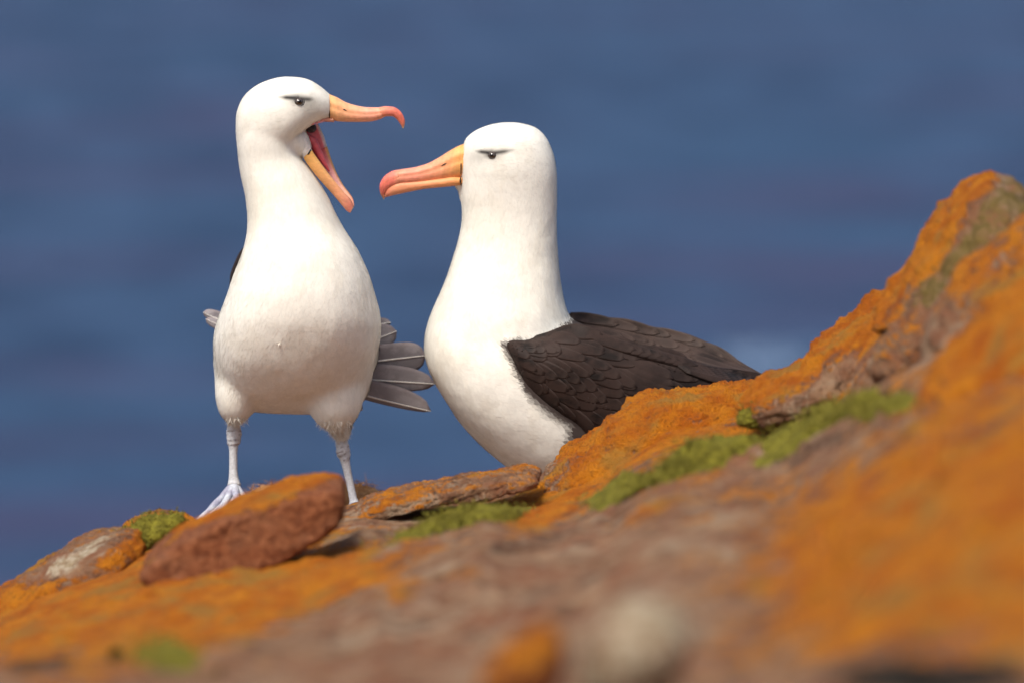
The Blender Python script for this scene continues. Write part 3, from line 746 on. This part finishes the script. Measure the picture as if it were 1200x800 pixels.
dash(umA, pA, 'nostril', 401, 126.2, 406.5, 128.8, -11.8, 0.8, M_BLACK)
# lower jaw: an open trough, its far rim showing above the near one
jaw = np.array([(354,147.5,-12,372,146,12,350,160),(360,160,-12.5,378,158,12.5,353,173),(365,173,-13,383,173,12.5,357.5,184.5),(374,187,-12.5,388.5,190,12,369,203),(385,202,-11,395.5,206.5,10,381,217.5),
                (395,214.5,-9,402.5,218.5,8.5,392.5,230.5),(404,225.5,-7,409.5,227.5,6.5,401.5,241.5),(411,233,-4.5,414,234.5,4.5,406.5,247.5),(415,242,-1.5,415.2,241.5,1.5,410.5,249.8)])
s_ = np.arange(len(jaw)); jf = [pchip(s_, jaw[:, i]) for i in range(8)]
def jaw_rings(u0, u1, n, inner):
    R = []; U = []
    for u in np.linspace(u0, u1, n):
        q = [float(f(u)) for f in jf]; Nn = np.array(q[0:3]); Fr = np.array(q[3:6]); Bt = np.array([q[6], q[7], 0.0]); mid = (Nn+Fr)/2; depth = Bt-mid
        ring = []
        for t in np.linspace(0, 1, 13):                     # outer: near rim -> keel -> far rim
            a = math.pi*t; ring.append(mid + (Nn-mid)*math.cos(a)*1.0 + depth*math.sin(a)**0.8)
        for t in np.linspace(0, 1, 13)[1:-1]:               # inner: far rim -> trough -> near rim
            a = math.pi*(1-t); ring.append(mid + (Nn-mid)*math.cos(a)*0.86 + depth*(0.62*math.sin(a)) )
        ring = np.array(ring); R.append(pA(ring[:, 0], ring[:, 1], ring[:, 2])); U += [u]*len(ring)
    return R, np.array(U)
R, U = jaw_rings(2.0, 8.0, 40, False); V, F = loft(R)
lmA = mk('lower_mandible', V, F, M_BEAK, rootA)
w_in = np.tile(np.array([0]*13 + [1]*11), 40); w_in[0::24] = 0
oc = lerp3((U-2)/6, [(0, (0.85, 0.46, 0.13)), (0.4, (0.86, 0.42, 0.18)), (0.7, (0.86, 0.36, 0.22)), (0.95, (0.84, 0.27, 0.20)), (1, (0.78, 0.45, 0.32))])
ic = lerp3((U-2)/6, [(0, (0.50, 0.08, 0.09)), (0.3, (0.70, 0.34, 0.32)), (0.6, (0.80, 0.46, 0.32)), (1, (0.80, 0.30, 0.2))])
setattr_c(lmA.data, 'col', np.where(w_in[:, None] == 1, ic, oc))
R, U = jaw_rings(0.0, 2.15, 18, True); V, F = loft(R)
ml = mk('mouth_lining', V, F, M_FLESH, lmA)
wi = np.tile(np.array([0]*13 + [1]*11), 18)
setattr_c(ml.data, 'col', np.where(wi[:, None] == 1, np.array([0.62, 0.12, 0.14]), np.array([0.80, 0.74, 0.69])))
v, f = tube_px(pA, [(362,160,2,2.5),(367,166,2,4.6),(373,178,1,4.2),(380,191,0,2.8),(386,201,0,0.8)]); to = mk('tongue', v, f, M_FLESH, lmA); setattr_c(to.data, 'col', np.tile((0.55, 0.085, 0.10), (len(v), 1)))
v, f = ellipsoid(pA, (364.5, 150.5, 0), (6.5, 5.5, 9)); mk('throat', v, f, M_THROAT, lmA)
v, f = tube_px(pA, [(354.2,146.2,-13.5,0.9),(361,145.2,-14.5,1.3),(370,143.0,-14.5,1.2),(381,141.0,-14,0.6)], 10); gp = mk('gape_skin', v, f, M_FLESH, rootA); setattr_c(gp.data, 'col', np.tile((0.66, 0.25, 0.25), (len(v), 1)))
v, f = tube_px(pA, [(385.3,113,-7,0.5),(385.8,120,-13.0,0.9),(386.2,129,-15.6,0.9),(386.6,137,-14,0.5)], 8); mk('beak_edge', v, f, M_BLACK, umA)
v, f = tube_px(pA, [(364.6,174,-13.3,0.5),(362,179,-12.5,0.9),(358.4,184,-6,0.6)], 8); mk('beak_edge', v, f, M_BLACK, lmA)
eye(bvA, rootA, 350.5, 119.5, 6.0)

def fluff(bvh, parent, n, box, L, down=(0, -0.1, -1)):
    pts = []; nr_ = []
    while len(pts) < n:
        x = random.uniform(box[0], box[2]); y = random.uniform(box[1], box[3]); pt, nn = surf(bvh, x, y, random.random() < 0.3)
        if pt is None: 
            continue
        pts.append(tuple(pt - nn*0.001)); nr_.append((nn.x*0.45+down[0], nn.y*0.45+down[1], nn.z*0.2+down[2]))
    strands(pts, nr_, L, 0.0004, 0.35, M_FLUFF, parent, 'leg_tuft', 0.42)
fluff(bvA, rootA, 420, (266,488,306,503), 0.008); fluff(bvA, rootA, 800, (362,492,412,523), 0.009)

# legs and webbed feet
def leg(p, parent, path, toes_from, toes, bumps):
    v, f = tube_px(p, path, 18); o = mk('leg', v, f, M_LEG, parent)
    V = mverts(o.data); W = V + world_of(o); x, y = proj(W); nn = mnorms(o.data)
    dsp = np.zeros(len(W))
    jz = fbm(W, 240.0, 3, 0.6, 2); jb = sum(np.exp(-((y-by-3*fbm(W, 70.0, 2, 0.8, by))/2.0)**2) for by, _ in bumps)
    dsp += 0.55*np.clip(jb, 0, 1.2) + 1.3*jz*np.clip(jb+0.15, 0, 1)
    o.data.vertices.foreach_set('co', (V + nn*(dsp*S)[:, None]).ravel()); o.data.update()
    c = np.tile((0.58, 0.585, 0.60), (len(W), 1))
    for (by, amt) in bumps: c = mixc(c, np.clip(0.75*np.exp(-((y-by-1.8-3*fbm(W, 70.0, 2, 0.8, by))/1.0)**2)*(0.5+2.2*fbm(W, 180.0, 2, 0.7, 4)), 0, 0.8), (0.17, 0.13, 0.12))
    c = mixc(c, 0.5*g(x, y, x, path[0][1], 99, 5), (0.25, 0.19, 0.18))
    setattr_c(o.data, 'col', c)
    # foot
    a = Vector(p(*toes_from)); parts = []; tips = []
    for (tx_, ty_, td) in toes:
        q = p(tx_, ty_, td); z = ground(q[0], q[1]) + 0.004; tips.append(Vector((q[0], q[1], z)))
    for tp in tips:
        mid = a.lerp(tp, 0.5); mid.z = max(mid.z - 0.002, ground(mid.x, mid.y) + 0.006); R = []
        for i in range(13):
            t = i/12; c0 = a.lerp(mid, t).lerp(mid.lerp(tp, t), t); r = 0.0062*(1-0.45*t) + 0.0012*abs(math.sin(t*3*math.pi)); dd = (tp-a).normalized(); e1 = dd.cross(Vector((0, 0, 1))).normalized(); e2 = dd.cross(e1)
            if i == 12: r *= 0.3
            R.append([tuple(c0 + (e1*math.cos(b)+e2*math.sin(b))*r) for b in np.linspace(0, 2*math.pi, 12, endpoint=False)])
        parts.append(loft(R))
    for i in range(len(tips)-1):                              # web between toes
        V = []; n = 10
        for side in (0.0009, -0.0009):
            for r_ in range(n):
                for s in range(n):
                    t = r_/(n-1); u = s/(n-1); e = tips[i].lerp(tips[i+1], u); e = a.lerp(e, 0.93*t*(1-0.16*math.sin(math.pi*u)) + 0.03)
                    gz = ground(e.x, e.y) + 0.003; m0 = a.z + (e.z-a.z)*1.0
                    V.append((e.x, e.y, max(gz, e.z - 0.006*math.sin(math.pi*t)) + side))
        q = lambda k, r_, s: k*n*n + r_*n + s
        F = [(q(0, r_, s), q(0, r_, s+1), q(0, r_+1, s+1), q(0, r_+1, s)) for r_ in range(n-1) for s in range(n-1)]
        F += [(q(1, r_, s), q(1, r_+1, s), q(1, r_+1, s+1), q(1, r_, s+1)) for r_ in range(n-1) for s in range(n-1)]
        for e in range(n-1):
            F += [(q(0, e, 0), q(0, e+1, 0), q(1, e+1, 0), q(1, e, 0)), (q(0, e, n-1), q(1, e, n-1), q(1, e+1, n-1), q(0, e+1, n-1)),
                  (q(0, n-1, e), q(0, n-1, e+1), q(1, n-1, e+1), q(1, n-1, e)), (q(0, 0, e), q(1, 0, e), q(1, 0, e+1), q(0, 0, e+1))]
        parts.append((V, F))
    V, F = merge(parts); fo = mk('foot', V, F, M_LEG, o); W = np.array(V)
    nz = fbm(W, 60, 3, 0.7, 3); setattr_c(fo.data, 'col', mixc(np.tile((0.52, 0.545, 0.60), (len(W), 1)), np.clip(0.35+nz*1.8, 0, 0.8), (0.27, 0.26, 0.36)))
    return o
leg(pA, rootA, [(273.5,488,14,7.5),(273.5,500,13,7.8),(273.5,509,12,8.6),(273.5,517,11,8.2),(273,524,10,5.8),(273,535,9,4.9),(273,550,8,5.0),(273.5,561,7,6.0),(274,568,6,7.5),(274,574,4,6.0)],
    (274, 568, 5), [(230,603,-22),(254,606,-58),(286,604,-64),(308,598,-24)], [(503,0.8),(508,0.9),(514,1.0),(519,0.7),(566,0.8)])
leg(pA, rootA, [(400,510,12,6.5),(400.5,519,12,6.8),(401.5,526,11,7.8),(402.5,533,11,7.8),(404,540,10,5.8),(406.5,552,9,4.9),(410,568,8,4.6),(413.5,584,7,4.8),(415,592,6,6.5),(415,597,5,5)],
    (415, 592, 5), [(392,602,-40),(410,604,-62),(432,603,-48)], [(522,0.8),(527,0.9),(532,1.0),(537,0.7)])

# tail feathers
def feather(p, name, shaft, wu, wl, depfn, mat, parent, shaftmat=None, n=16, m=4, tipr=0.82, camber=1.5, thick=0.5, sw=0.8, blunt=0.55):
    """shaft: control points (px, py); wu / wl: vane width above and below the shaft; depfn(x, y) -> depth in px"""
    q = np.array(shaft, float); s = np.arange(len(q)); fx, fy = pchip(s, q[:, 0]), pchip(s, q[:, 1]); u = np.linspace(0, len(q)-1, n)
    X, Y = fx(u), fy(u); t = u/(len(q)-1); dx, dy = np.gradient(X), np.gradient(Y); L = np.hypot(dx, dy); nx_, ny_ = dy/L, -dx/L       # towards the upper side for a shaft running right
    prof = np.clip(np.minimum(0.55+1.6*t, 1.0) * np.where(t > tipr, np.sqrt(np.clip(1-((t-tipr)/(1-tipr))**2, 0, 1))**blunt, 1.0), 0.02, 1)
    V = []; E = []; 
    for k in range(2):
        for i in range(n):
            for j in range(-m, m+1):
                a = j/m; wv = (wu if a > 0 else wl)*prof[i]*a
                x, y = X[i]+nx_[i]*wv, Y[i]+ny_[i]*wv
                d = float(depfn(x, y, t[i])) + camber*a*a + (thick if k else 0.0)
                V.append(p(x, y, d)); E.append(abs(a)**4 if i < n-2 else 1.0)
    mm = 2*m+1; F = []; id_ = lambda k, i, j: k*n*mm+i*mm+j
    for i in range(n-1):
        for j in range(mm-1):
            F += [(id_(0,i,j), id_(0,i,j+1), id_(0,i+1,j+1), id_(0,i+1,j)), (id_(1,i,j), id_(1,i+1,j), id_(1,i+1,j+1), id_(1,i,j+1))]
        F += [(id_(0,i,0), id_(0,i+1,0), id_(1,i+1,0), id_(1,i,0)), (id_(0,i,mm-1), id_(1,i,mm-1), id_(1,i+1,mm-1), id_(0,i+1,mm-1))]
    for j in range(mm-1): F += [(id_(0,0,j), id_(1,0,j), id_(1,0,j+1), id_(0,0,j+1)), (id_(0,n-1,j), id_(0,n-1,j+1), id_(1,n-1,j+1), id_(1,n-1,j))]
    o = mk(name, V, F, mat, parent); setattr_f(o.data, 'edge', E)
    if shaftmat:
        v, f = tube_px(p, [(X[i], Y[i], float(depfn(X[i], Y[i], t[i])) - 0.5, sw*(1.1-0.75*t[i])) for i in range(0, n, 3)], 8); mk('shaft', v, f, shaftmat, o)
    return o
for i, (sh, wu, wl) in enumerate([
        ([(395,420),(425,402),(446,395.5),(465,388)], 17, 15), ([(395,432),(425,425),(460,421),(484,418),(499,416.5)], 19, 19),
        ([(392,442),(430,444.5),(470,447),(510,449.5)], 19, 12), ([(390,450),(430,463.5),(468,473),(505,481.5)], 20, 5),
        ([(395,410),(425,390),(445,380),(458,378)], 8, 9), ([(385,455),(410,470),(425,480)], 7, 6)]):
    dz = [142, 134, 126, 118, 150, 112][i]
    feather(qA, 'tail_feather', sh, wu, wl, lambda x, y, t, dz=dz: dz + 10*t, M_TAIL, rootA, M_SHAFT, camber=2.0, sw=1.35, tipr=0.55, blunt=1.0)

# folded wings of the standing bird
def wing_shell(p, name, xs, top, bot, depfn, thick, mat, parent, n=60, m=22):
    V = []; 
    for k in range(2):
        for x in np.linspace(xs[0], xs[1], n):
            yt, yb = float(top(x)), float(bot(x))
            for j in range(m):
                v = j/(m-1); y = yt+(yb-yt)*v; d = float(depfn(x, y, v)); V.append(p(x, y, d + (thick*math.sin(math.pi*min(max(v,0.02),0.98))**0.5 if k else 0)))
    F = []; id_ = lambda k, i, j: k*n*m+i*m+j
    for i in range(n-1):
        for j in range(m-1): F += [(id_(0,i,j), id_(0,i,j+1), id_(0,i+1,j+1), id_(0,i+1,j)), (id_(1,i,j), id_(1,i+1,j), id_(1,i+1,j+1), id_(1,i,j+1))]
        F += [(id_(0,i,0), id_(0,i+1,0), id_(1,i+1,0), id_(1,i,0)), (id_(0,i,m-1), id_(1,i,m-1), id_(1,i+1,m-1), id_(0,i+1,m-1))]
    for j in range(m-1): F += [(id_(0,0,j), id_(1,0,j), id_(1,0,j+1), id_(0,0,j+1)), (id_(0,n-1,j), id_(0,n-1,j+1), id_(1,n-1,j+1), id_(1,n-1,j))]
    o = mk(name, V, F, mat, parent); setattr_f(o.data, 'edge', np.zeros(len(V))); return o
def side_wing(sign):
    # wing lying along the flank and pointing back; sign -1 is the flank shown at the sea side
    path = [(298,286,52,6),(293,304,66,16),(292,328,84,23.5),(290,350,108,23),(284,370,140,19),(280,384,170,13)] if sign < 0 else [(400,300,60,9),(408,320,80,15),(410,345,100,20),(408,370,125,19),(404,390,150,15),(400,402,175,11)]
    v, f = tube_px(qA, path, 24); o = mk('wing', v, f, M_WING, rootA); setattr_f(o.data, 'edge', np.zeros(len(v))); return o
wl = side_wing(-1); side_wing(1)
feather(qA, 'feather', [(290,388),(262,376),(248,371),(238,366)], 5, 9, lambda x, y, t: 150 + 12*t, M_TAIL, wl, M_SHAFT, sw=0.7, tipr=0.5, blunt=0.9)
feather(qA, 'feather', [(290,392),(264,384),(252,379),(241,374)], 6, 7, lambda x, y, t: 146 + 12*t, M_TAIL, wl, M_SHAFT, sw=0.7, tipr=0.5, blunt=0.9)

# tuft of loose down on the breast
pt, nn = surf(bvA, 327, 402); strands([tuple(pt - nn*0.001)]*26, [tuple(nn + Vector((0.3, 0, 0.2)))]*26, 0.006, 0.0006, 0.4, M_FLUFF, rootA, 'down_tuft', 0.6)

# ---------------- sitting bird
Y2 = 0.28; pB, kB, qB = bird_frame(Y2)
rootB = empty('albatross', at(690, 594, Y2), 'sitting white seabird with closed orange beak and dark brown folded wings', 'albatross')
tabB = [(144,586,606,7,0),(146.5,574,618,17,0),(150,564,628,25,0),(156,553,635.5,32,0),(164,545,642,37,0),(174,542,646.5,40,0),(186,540.5,650.3,42,0),(200,540,652.5,43,0),(210,540,653,43,0),(220,540.3,653,43,0),
        (230,540.6,653,43.3,0),(244,541,653,44,0),(255,541,653,45,0),(266,540.3,653,47,0),(280,537.3,653.3,50,0),(295,533.2,654,54,0),(308,529,655,59,0),(320,525,656.3,64,0),(335,519,658,71,0),(350,512.6,661,78,0),
        (365,505.8,665,84,0),(380,500.2,669,88,0),(395,497,672,92,0),(410,496.4,674,94,0),(425,500,672,92,0),(440,508,665,84,0),(452,520,650,70,0),(462,545,625,45,0)]
bodB = [(497,398,416,12,0),(501,384,430,34,0),(508,366,446,52,0),(520,350,466,70,0),(540,345,495,88,0),(570,345,525.5,100,0),(600,349,549,106,0),(640,360,572,108,0),(680,380,588,106,0),(720,398,596,102,0),(760,410,594,92,0),(800,420,578,76,0),(840,430,548,54,0),(875,440,505,30,0),(898,448,466,10,0)]
meB = remesh(*merge([vslices(pB, tabB, 150, 2.2), tube_px(pB, [(556,216,0,11),(545,217,0,8),(538,217.5,0,5.5),(533,218,0,3)], 24), tube_px(pB, [(550,214,0,12),(545,224,0,8.5),(543,236,0,5)], 24), xslices(pB, bodB, 130, 2.15)]), 0.0021, 8)
relax(meB, lambda V: 0.65*sstep(226, 250, proj(V)[1]), 70)
relax(meB, lambda V: 0.5*(proj(V)[1] < 255)*sstep(546, 556, proj(V)[0]), 25)
wt = pchip([575,581,600,620,641,666,690,717,751,797,831,865,897,910], [392,392,393.5,394,389,381,387,397,407,418,428,441,449,452])
wb = pchip([575,581,587,601,615,635,658,678,692,720,760,800,850,897,910], [392.5,394,407,432,463,483,499,511,527,540,543,530,496,456,453])
wd = pchip([570,590,620,680,750,820,870,910], [84,96,108,117,112,92,66,38])
def depB(x, y, v=None, lift=0.0):
    yt, yb = wt(x), wb(x); vv = np.clip((y-yt)/np.maximum(yb-yt, 8), -0.1, 1.1)
    return -(wd(x) - 46*np.clip(0.42-vv, 0, 1)**2*2.2 - 30*np.clip(vv-0.5, 0, 1)**2*2) - 3.5*np.sin(np.pi*np.clip(vv, 0, 1)) + 13*(1-sstep(0.0, 0.16, vv))*sstep(690, 655, x) + 13*sstep(607, 588, x) + 11*sstep(0.84, 1.0, vv)*sstep(730, 690, x)
def colB(W, x, y):
    c = np.tile(WHITE, (len(x), 1)); c = mixc(c, 0.55*g(x, y, 600, 330, 70, 60), CREAM)
    d, t = seg_d(x, y, 558, 177.5, 577, 180); d2, t2 = seg_d(x, y, 577, 180, 606, 175.5)
    k = np.maximum(np.exp(-(d/(2.0+2.8*t))**2)*np.interp(t, [0, .3, 1], [.5, 1, 1]), np.exp(-(d2/(4.0-2.5*t2))**2)*np.interp(t2, [0, .5, 1], [1, .9, .05]))
    k = np.maximum(k, 0.9*g(x, y, 575, 181.5, 9.5, 5.5)); k = np.maximum(k, 0.34*g(x, y, 562, 184, 13, 8))
    k = np.maximum(k, 0.07*g(x, y, 575, 206, 26, 2.5)); k = k*(y < 240)
    c = mixc(c, np.clip(k, 0, 1), BROW)
    # dark mantle between the wings and its soft edge at the neck
    nz = 3.0*np.sin(x*0.9)+2*np.sin(x*2.3+1)
    dep = (W[:, 1]-Y2)/kB
    line = np.interp(x, [575, 600, 625, 645, 668, 690], [398, 396, 396, 390, 374, 362])
    m = sstep(-3, 9, (y+nz*0.4-line)) * sstep(578, 590, x) * sstep(-12, 8, np.interp(x, [581, 601, 615, 635, 658, 678, 692, 720, 760], [394, 430, 460, 480, 496, 508, 524, 575, 600]) - y)
    top = sstep(0, 10, y+nz*0.5-np.interp(x, [640, 668, 690], [384, 370, 350]))*sstep(655, 672, x)*sstep(575, 560, y)
    return mixc(c, np.clip(np.maximum(m, top), 0, 1), MANTLE)
def flowB(P, x, y):
    h = sstep(235, 190, y); bdy = sstep(330, 420, y); f = np.zeros((len(x), 3)); f[:, 2] = -1 + 0.45*bdy; f[:, 0] = bdy*1.1; f[:, 1] = bdy*0.1
    hd = np.stack([np.ones(len(x)), np.zeros(len(x)), -0.45 - 0*x], -1); f = f*(1-h)[:, None] + hd*h[:, None]
    return f, np.interp(y, [145, 230, 330, 450], [4.5, 7, 9.5, 12])*(1-0.62*np.exp(-((x-580)/28)**2-((y-180)/10)**2))
obB, bvB = finish_body(meB, rootB, colB, flowB, 40000, 5)

umB = mandible(pB, 'upper_mandible', [(548,167,547,205,16,0),(542,169.6,540,208,15.8,0),(534,173,531,209.5,15,0),(524.5,178.5,522,210.5,14,0),(514,185.2,512,211.8,12.6,0),(500,192.3,499,213.5,11.4,0),(486,196.3,486,215,10.6,0),(472,198.5,471,216,10,0),(466,199.4,464,216.4,9.8,0)],
               rootB, beak_col([(0, (0.84, 0.39, 0.10)), (0.2, (0.86, 0.41, 0.14)), (0.45, (0.87, 0.38, 0.20)), (0.75, (0.87, 0.32, 0.21)), (1, (0.85, 0.33, 0.20))]), groove=0.12)
mandible(pB, 'nail', [(468,199,467,217.5,9.7,0),(461.5,200.2,461,219.5,9.4,0),(453,204.6,455,222,8.4,0),(447.3,211,451.5,225.5,6.8,0),(444.6,219,450.5,228.5,4.8,0),(445.6,227,450.6,231,3.0,0),(449.6,234,450.6,233.6,0.5,0)],
         umB, beak_col([(0, (0.85, 0.33, 0.20)), (0.2, (0.84, 0.21, 0.15)), (0.7, (0.82, 0.18, 0.13)), (0.85, (0.80, 0.28, 0.15)), (1, (0.76, 0.55, 0.30))]))
lmB = mandible(pB, 'lower_mandible', [(545,204.5,545,216,13.4,0),(539,205.7,538,217,14,0),(531.5,205,531.5,218,14.2,0),(517.5,207,517.5,219.4,13.3,0),(500,209.4,500,221.2,11.7,0),(482.5,211,482.5,224.3,10.6,0),(466,212,466,228,9.5,0),(458,215.5,457,230,7.4,0),(453,220,453.2,231,5.0,0),(450.6,227,451,231.6,2.5,0)],
               rootB, lambda u, cc, x, y: lerp3(u, [(0, (0.80, 0.35, 0.09)), (0.4, (0.85, 0.35, 0.16)), (0.75, (0.85, 0.34, 0.18)), (0.9, (0.83, 0.25, 0.16)), (1, (0.76, 0.40, 0.2))]))
dash(umB, pB, 'nostril', 517.5, 193.3, 524, 189.6, -12.4, 0.8, M_BLACK)
v, f = tube_px(pB, [(540.5,182,-9,0.4),(540.5,188,-14.4,0.9),(540.3,196,-16,0.7),(540.2,203,-15.8,0.5)], 8); mk('beak_edge', v, f, M_BLACK, umB)
v, f = tube_px(pB, [(540.8,205,-15.4,0.5),(539.5,210,-14.6,1.0),(540.5,216,-12.6,0.5)], 8); mk('beak_edge', v, f, M_BLACK, lmB)
eye(bvB, rootB, 576.5, 182.3, 5.8)

nw = wing_shell(qB, 'wing', (581, 906), wt, wb, depB, 16, M_WING, rootB)
def near_feather(sh, wu, wl_, l0, l1, parent=None, mat=M_WING, **k):
    feather(qB, 'feather', sh, wu, wl_, lambda x, y, t: float(depB(x, y)) - (l0 + (l1-l0)*t), mat, parent or nw, **k)
# small coverts in staggered rows
r_ = random.Random(11)
for row in range(9):
    for i in range(12):
        v0 = 0.05 + row*0.105; x = 592 + i*17 + (row % 2)*8 + r_.uniform(-2, 2)
        y = float(wt(x)) + (float(wb(x))-float(wt(x)))*v0 + r_.uniform(-4, 4)
        if x > 770 or y > 530: continue
        ang = math.radians(np.interp(v0, [0, 1], [14, 33]) + r_.uniform(-9, 9)); L = 40 + 0.10*(x-590) + r_.uniform(-8, 12)
        near_feather([(x, y), (x+L*0.5*math.cos(ang), y+L*0.5*math.sin(ang)), (x+L*math.cos(ang), y+L*math.sin(ang)+1)], 8.5+r_.uniform(-2,2), 8.5+r_.uniform(-2,2), 0.1, 0.5, n=10, m=3, tipr=0.35, camber=0.0, thick=0.1, blunt=1.0)
# long coverts, tertials and primaries
for i in range(11):
    t = i/10; x0 = 690+30*t; y0 = float(wt(x0))+12+100*t
    near_feather([(x0, y0), (x0+50, y0+24-10*t), (x0+100-20*t, y0+44-26*t)], 8, 8, -0.6, 1.6, n=14, m=3, tipr=0.75, camber=0.8, thick=0.4)
for i in range(8):
    t = i/7; x0 = 668+58*t; y0 = float(wt(x0))+5+4*(i % 2)
    near_feather([(x0, y0), (x0+40, float(wt(x0+40))+4), (x0+78+14*t, float(wt(min(x0+78+14*t, 905)))+4)], 5.5, 8, -0.3, 2.2, n=14, m=3, tipr=0.72, camber=0.8, thick=0.4)
for i in range(7):
    t = i/6; x0 = 790+14*t; y0 = 424+10*t
    near_feather([(x0, y0), (x0+45, y0+8+3*t), (x0+94+12*(1-t), 440+8*t)], 3.6, 4.6, 0.4+0.5*i, 2.6+0.3*i, n=14, m=2, tipr=0.7, camber=0.6, thick=0.4)
# far wing, standing proud of the back
ft = pchip([660,669,706,740,768,797,825,853,876,898,908], [372,367,371,378,385,389,399,414,428,440,445]); fb = pchip([660,669,720,800,860,898,908], [400,420,455,470,464,456,452])
fd = pchip([660,700,760,830,898], [70,84,84,62,30])
def depF(x, y, v=None): return fd(x) - 26*np.clip(1-(y-ft(x))/30, 0, 1)*0 + 0.0*y
fw = wing_shell(qB, 'wing', (662, 907), ft, fb, lambda x, y, v: float(fd(x)) - 62*sstep(0.0, 0.75, v) , 22, M_FARWING, rootB)
fw['label'] = 'browner wing on the far side of the back'
def far_dep(x, y, t):
    v = np.clip((y-ft(x))/np.maximum(fb(x)-ft(x), 10), 0, 1); return float(fd(x) - 62*sstep(0.0, 0.75, v)) - 1.5 - 2.0*t
for row in range(3):
    for i in range(11):
        x = 668+i*16+row*6; y = float(ft(x))+4+row*10+r_.uniform(-2, 2); L = 44+r_.uniform(-8, 14)
        if x+L > 893: continue
        sl_ = (float(ft(x+L))-float(ft(x)))/L + 0.05*row
        feather(qB, 'feather', [(x, y), (x+L*0.5, y+sl_*L*0.5+1), (x+L, y+sl_*L+2)], 5.5+r_.uniform(-1,1.5), 6+r_.uniform(-1,1.5), far_dep, M_FARWING, fw, n=10, m=3, tipr=0.4, camber=0.4, thick=0.2, blunt=1.0)
for i in range(6):
    x0 = 800+3*i; y0 = float(ft(x0))+5+6*i; 
    feather(qB, 'feather', [(x0, y0), (x0+45, float(ft(x0+45))+5+4*i), (min(x0+92, 903), 444+1.2*i)], 4, 5, lambda x, y, t, i=i: far_dep(x, y, t)-0.8*i, M_FARWING, fw, n=14, m=2, tipr=0.72, camber=0.6, thick=0.4)
# tail under the wing tips
for i in range(5):
    feather(qB, 'tail_feather', [(840, 440+5*i), (880, 445+4*i), (912, 448+4*i)], 6, 6, lambda x, y, t, i=i: -30+14*i, M_TAIL, rootB, n=10, m=2, tipr=0.7)

# ------------------------------------------------------------------ nest of dry grass behind the standing bird
o = resample([(284,600),(296,574),(330,568),(380,572),(430,572),(456,582),(470,600),(400,622),(320,622)], 100); Yn = 0.52
base = at(o[:, 0], o[:, 1], Yn); c = base.mean(0); R = []
for i in range(24):
    t = -math.cos(math.pi*(i+0.3)/23.6); r = c + (base-c)*max(0.03, 1-t*t)**0.5; r[:, 1] = Yn + t*0.14; R.append(r)
V, F = loft(R); zc = c[2]
nest = empty('nest_mound', (c[0], Yn, base[:, 2].min()), 'low brown mound of dry grass behind the legs of the standing bird', 'nest')
ob = mk('mound', V, F, M_DRY, nest); nn = mnorms(ob.data); W = mverts(ob.data)+world_of(ob)
ob.data.vertices.foreach_set('co', (mverts(ob.data)+nn*(fbm(W, 40, 4, 0.7, 8)*0.006)[:, None]).ravel()); ob.data.update()
ok = [i for i in range(len(W)) if nn[i, 2] > 0.0]; pick = [random.choice(ok) for _ in range(1500)]
strands(W[pick]+rng.normal(0, 0.004, (1500, 3)), nn[pick]*0.35+rng.normal(0, 0.7, (1500, 3))+np.array([0, 0, 0.12]), 0.026, 0.0008, 0.8, M_DRY, nest, 'dry_stalks', 0.4)
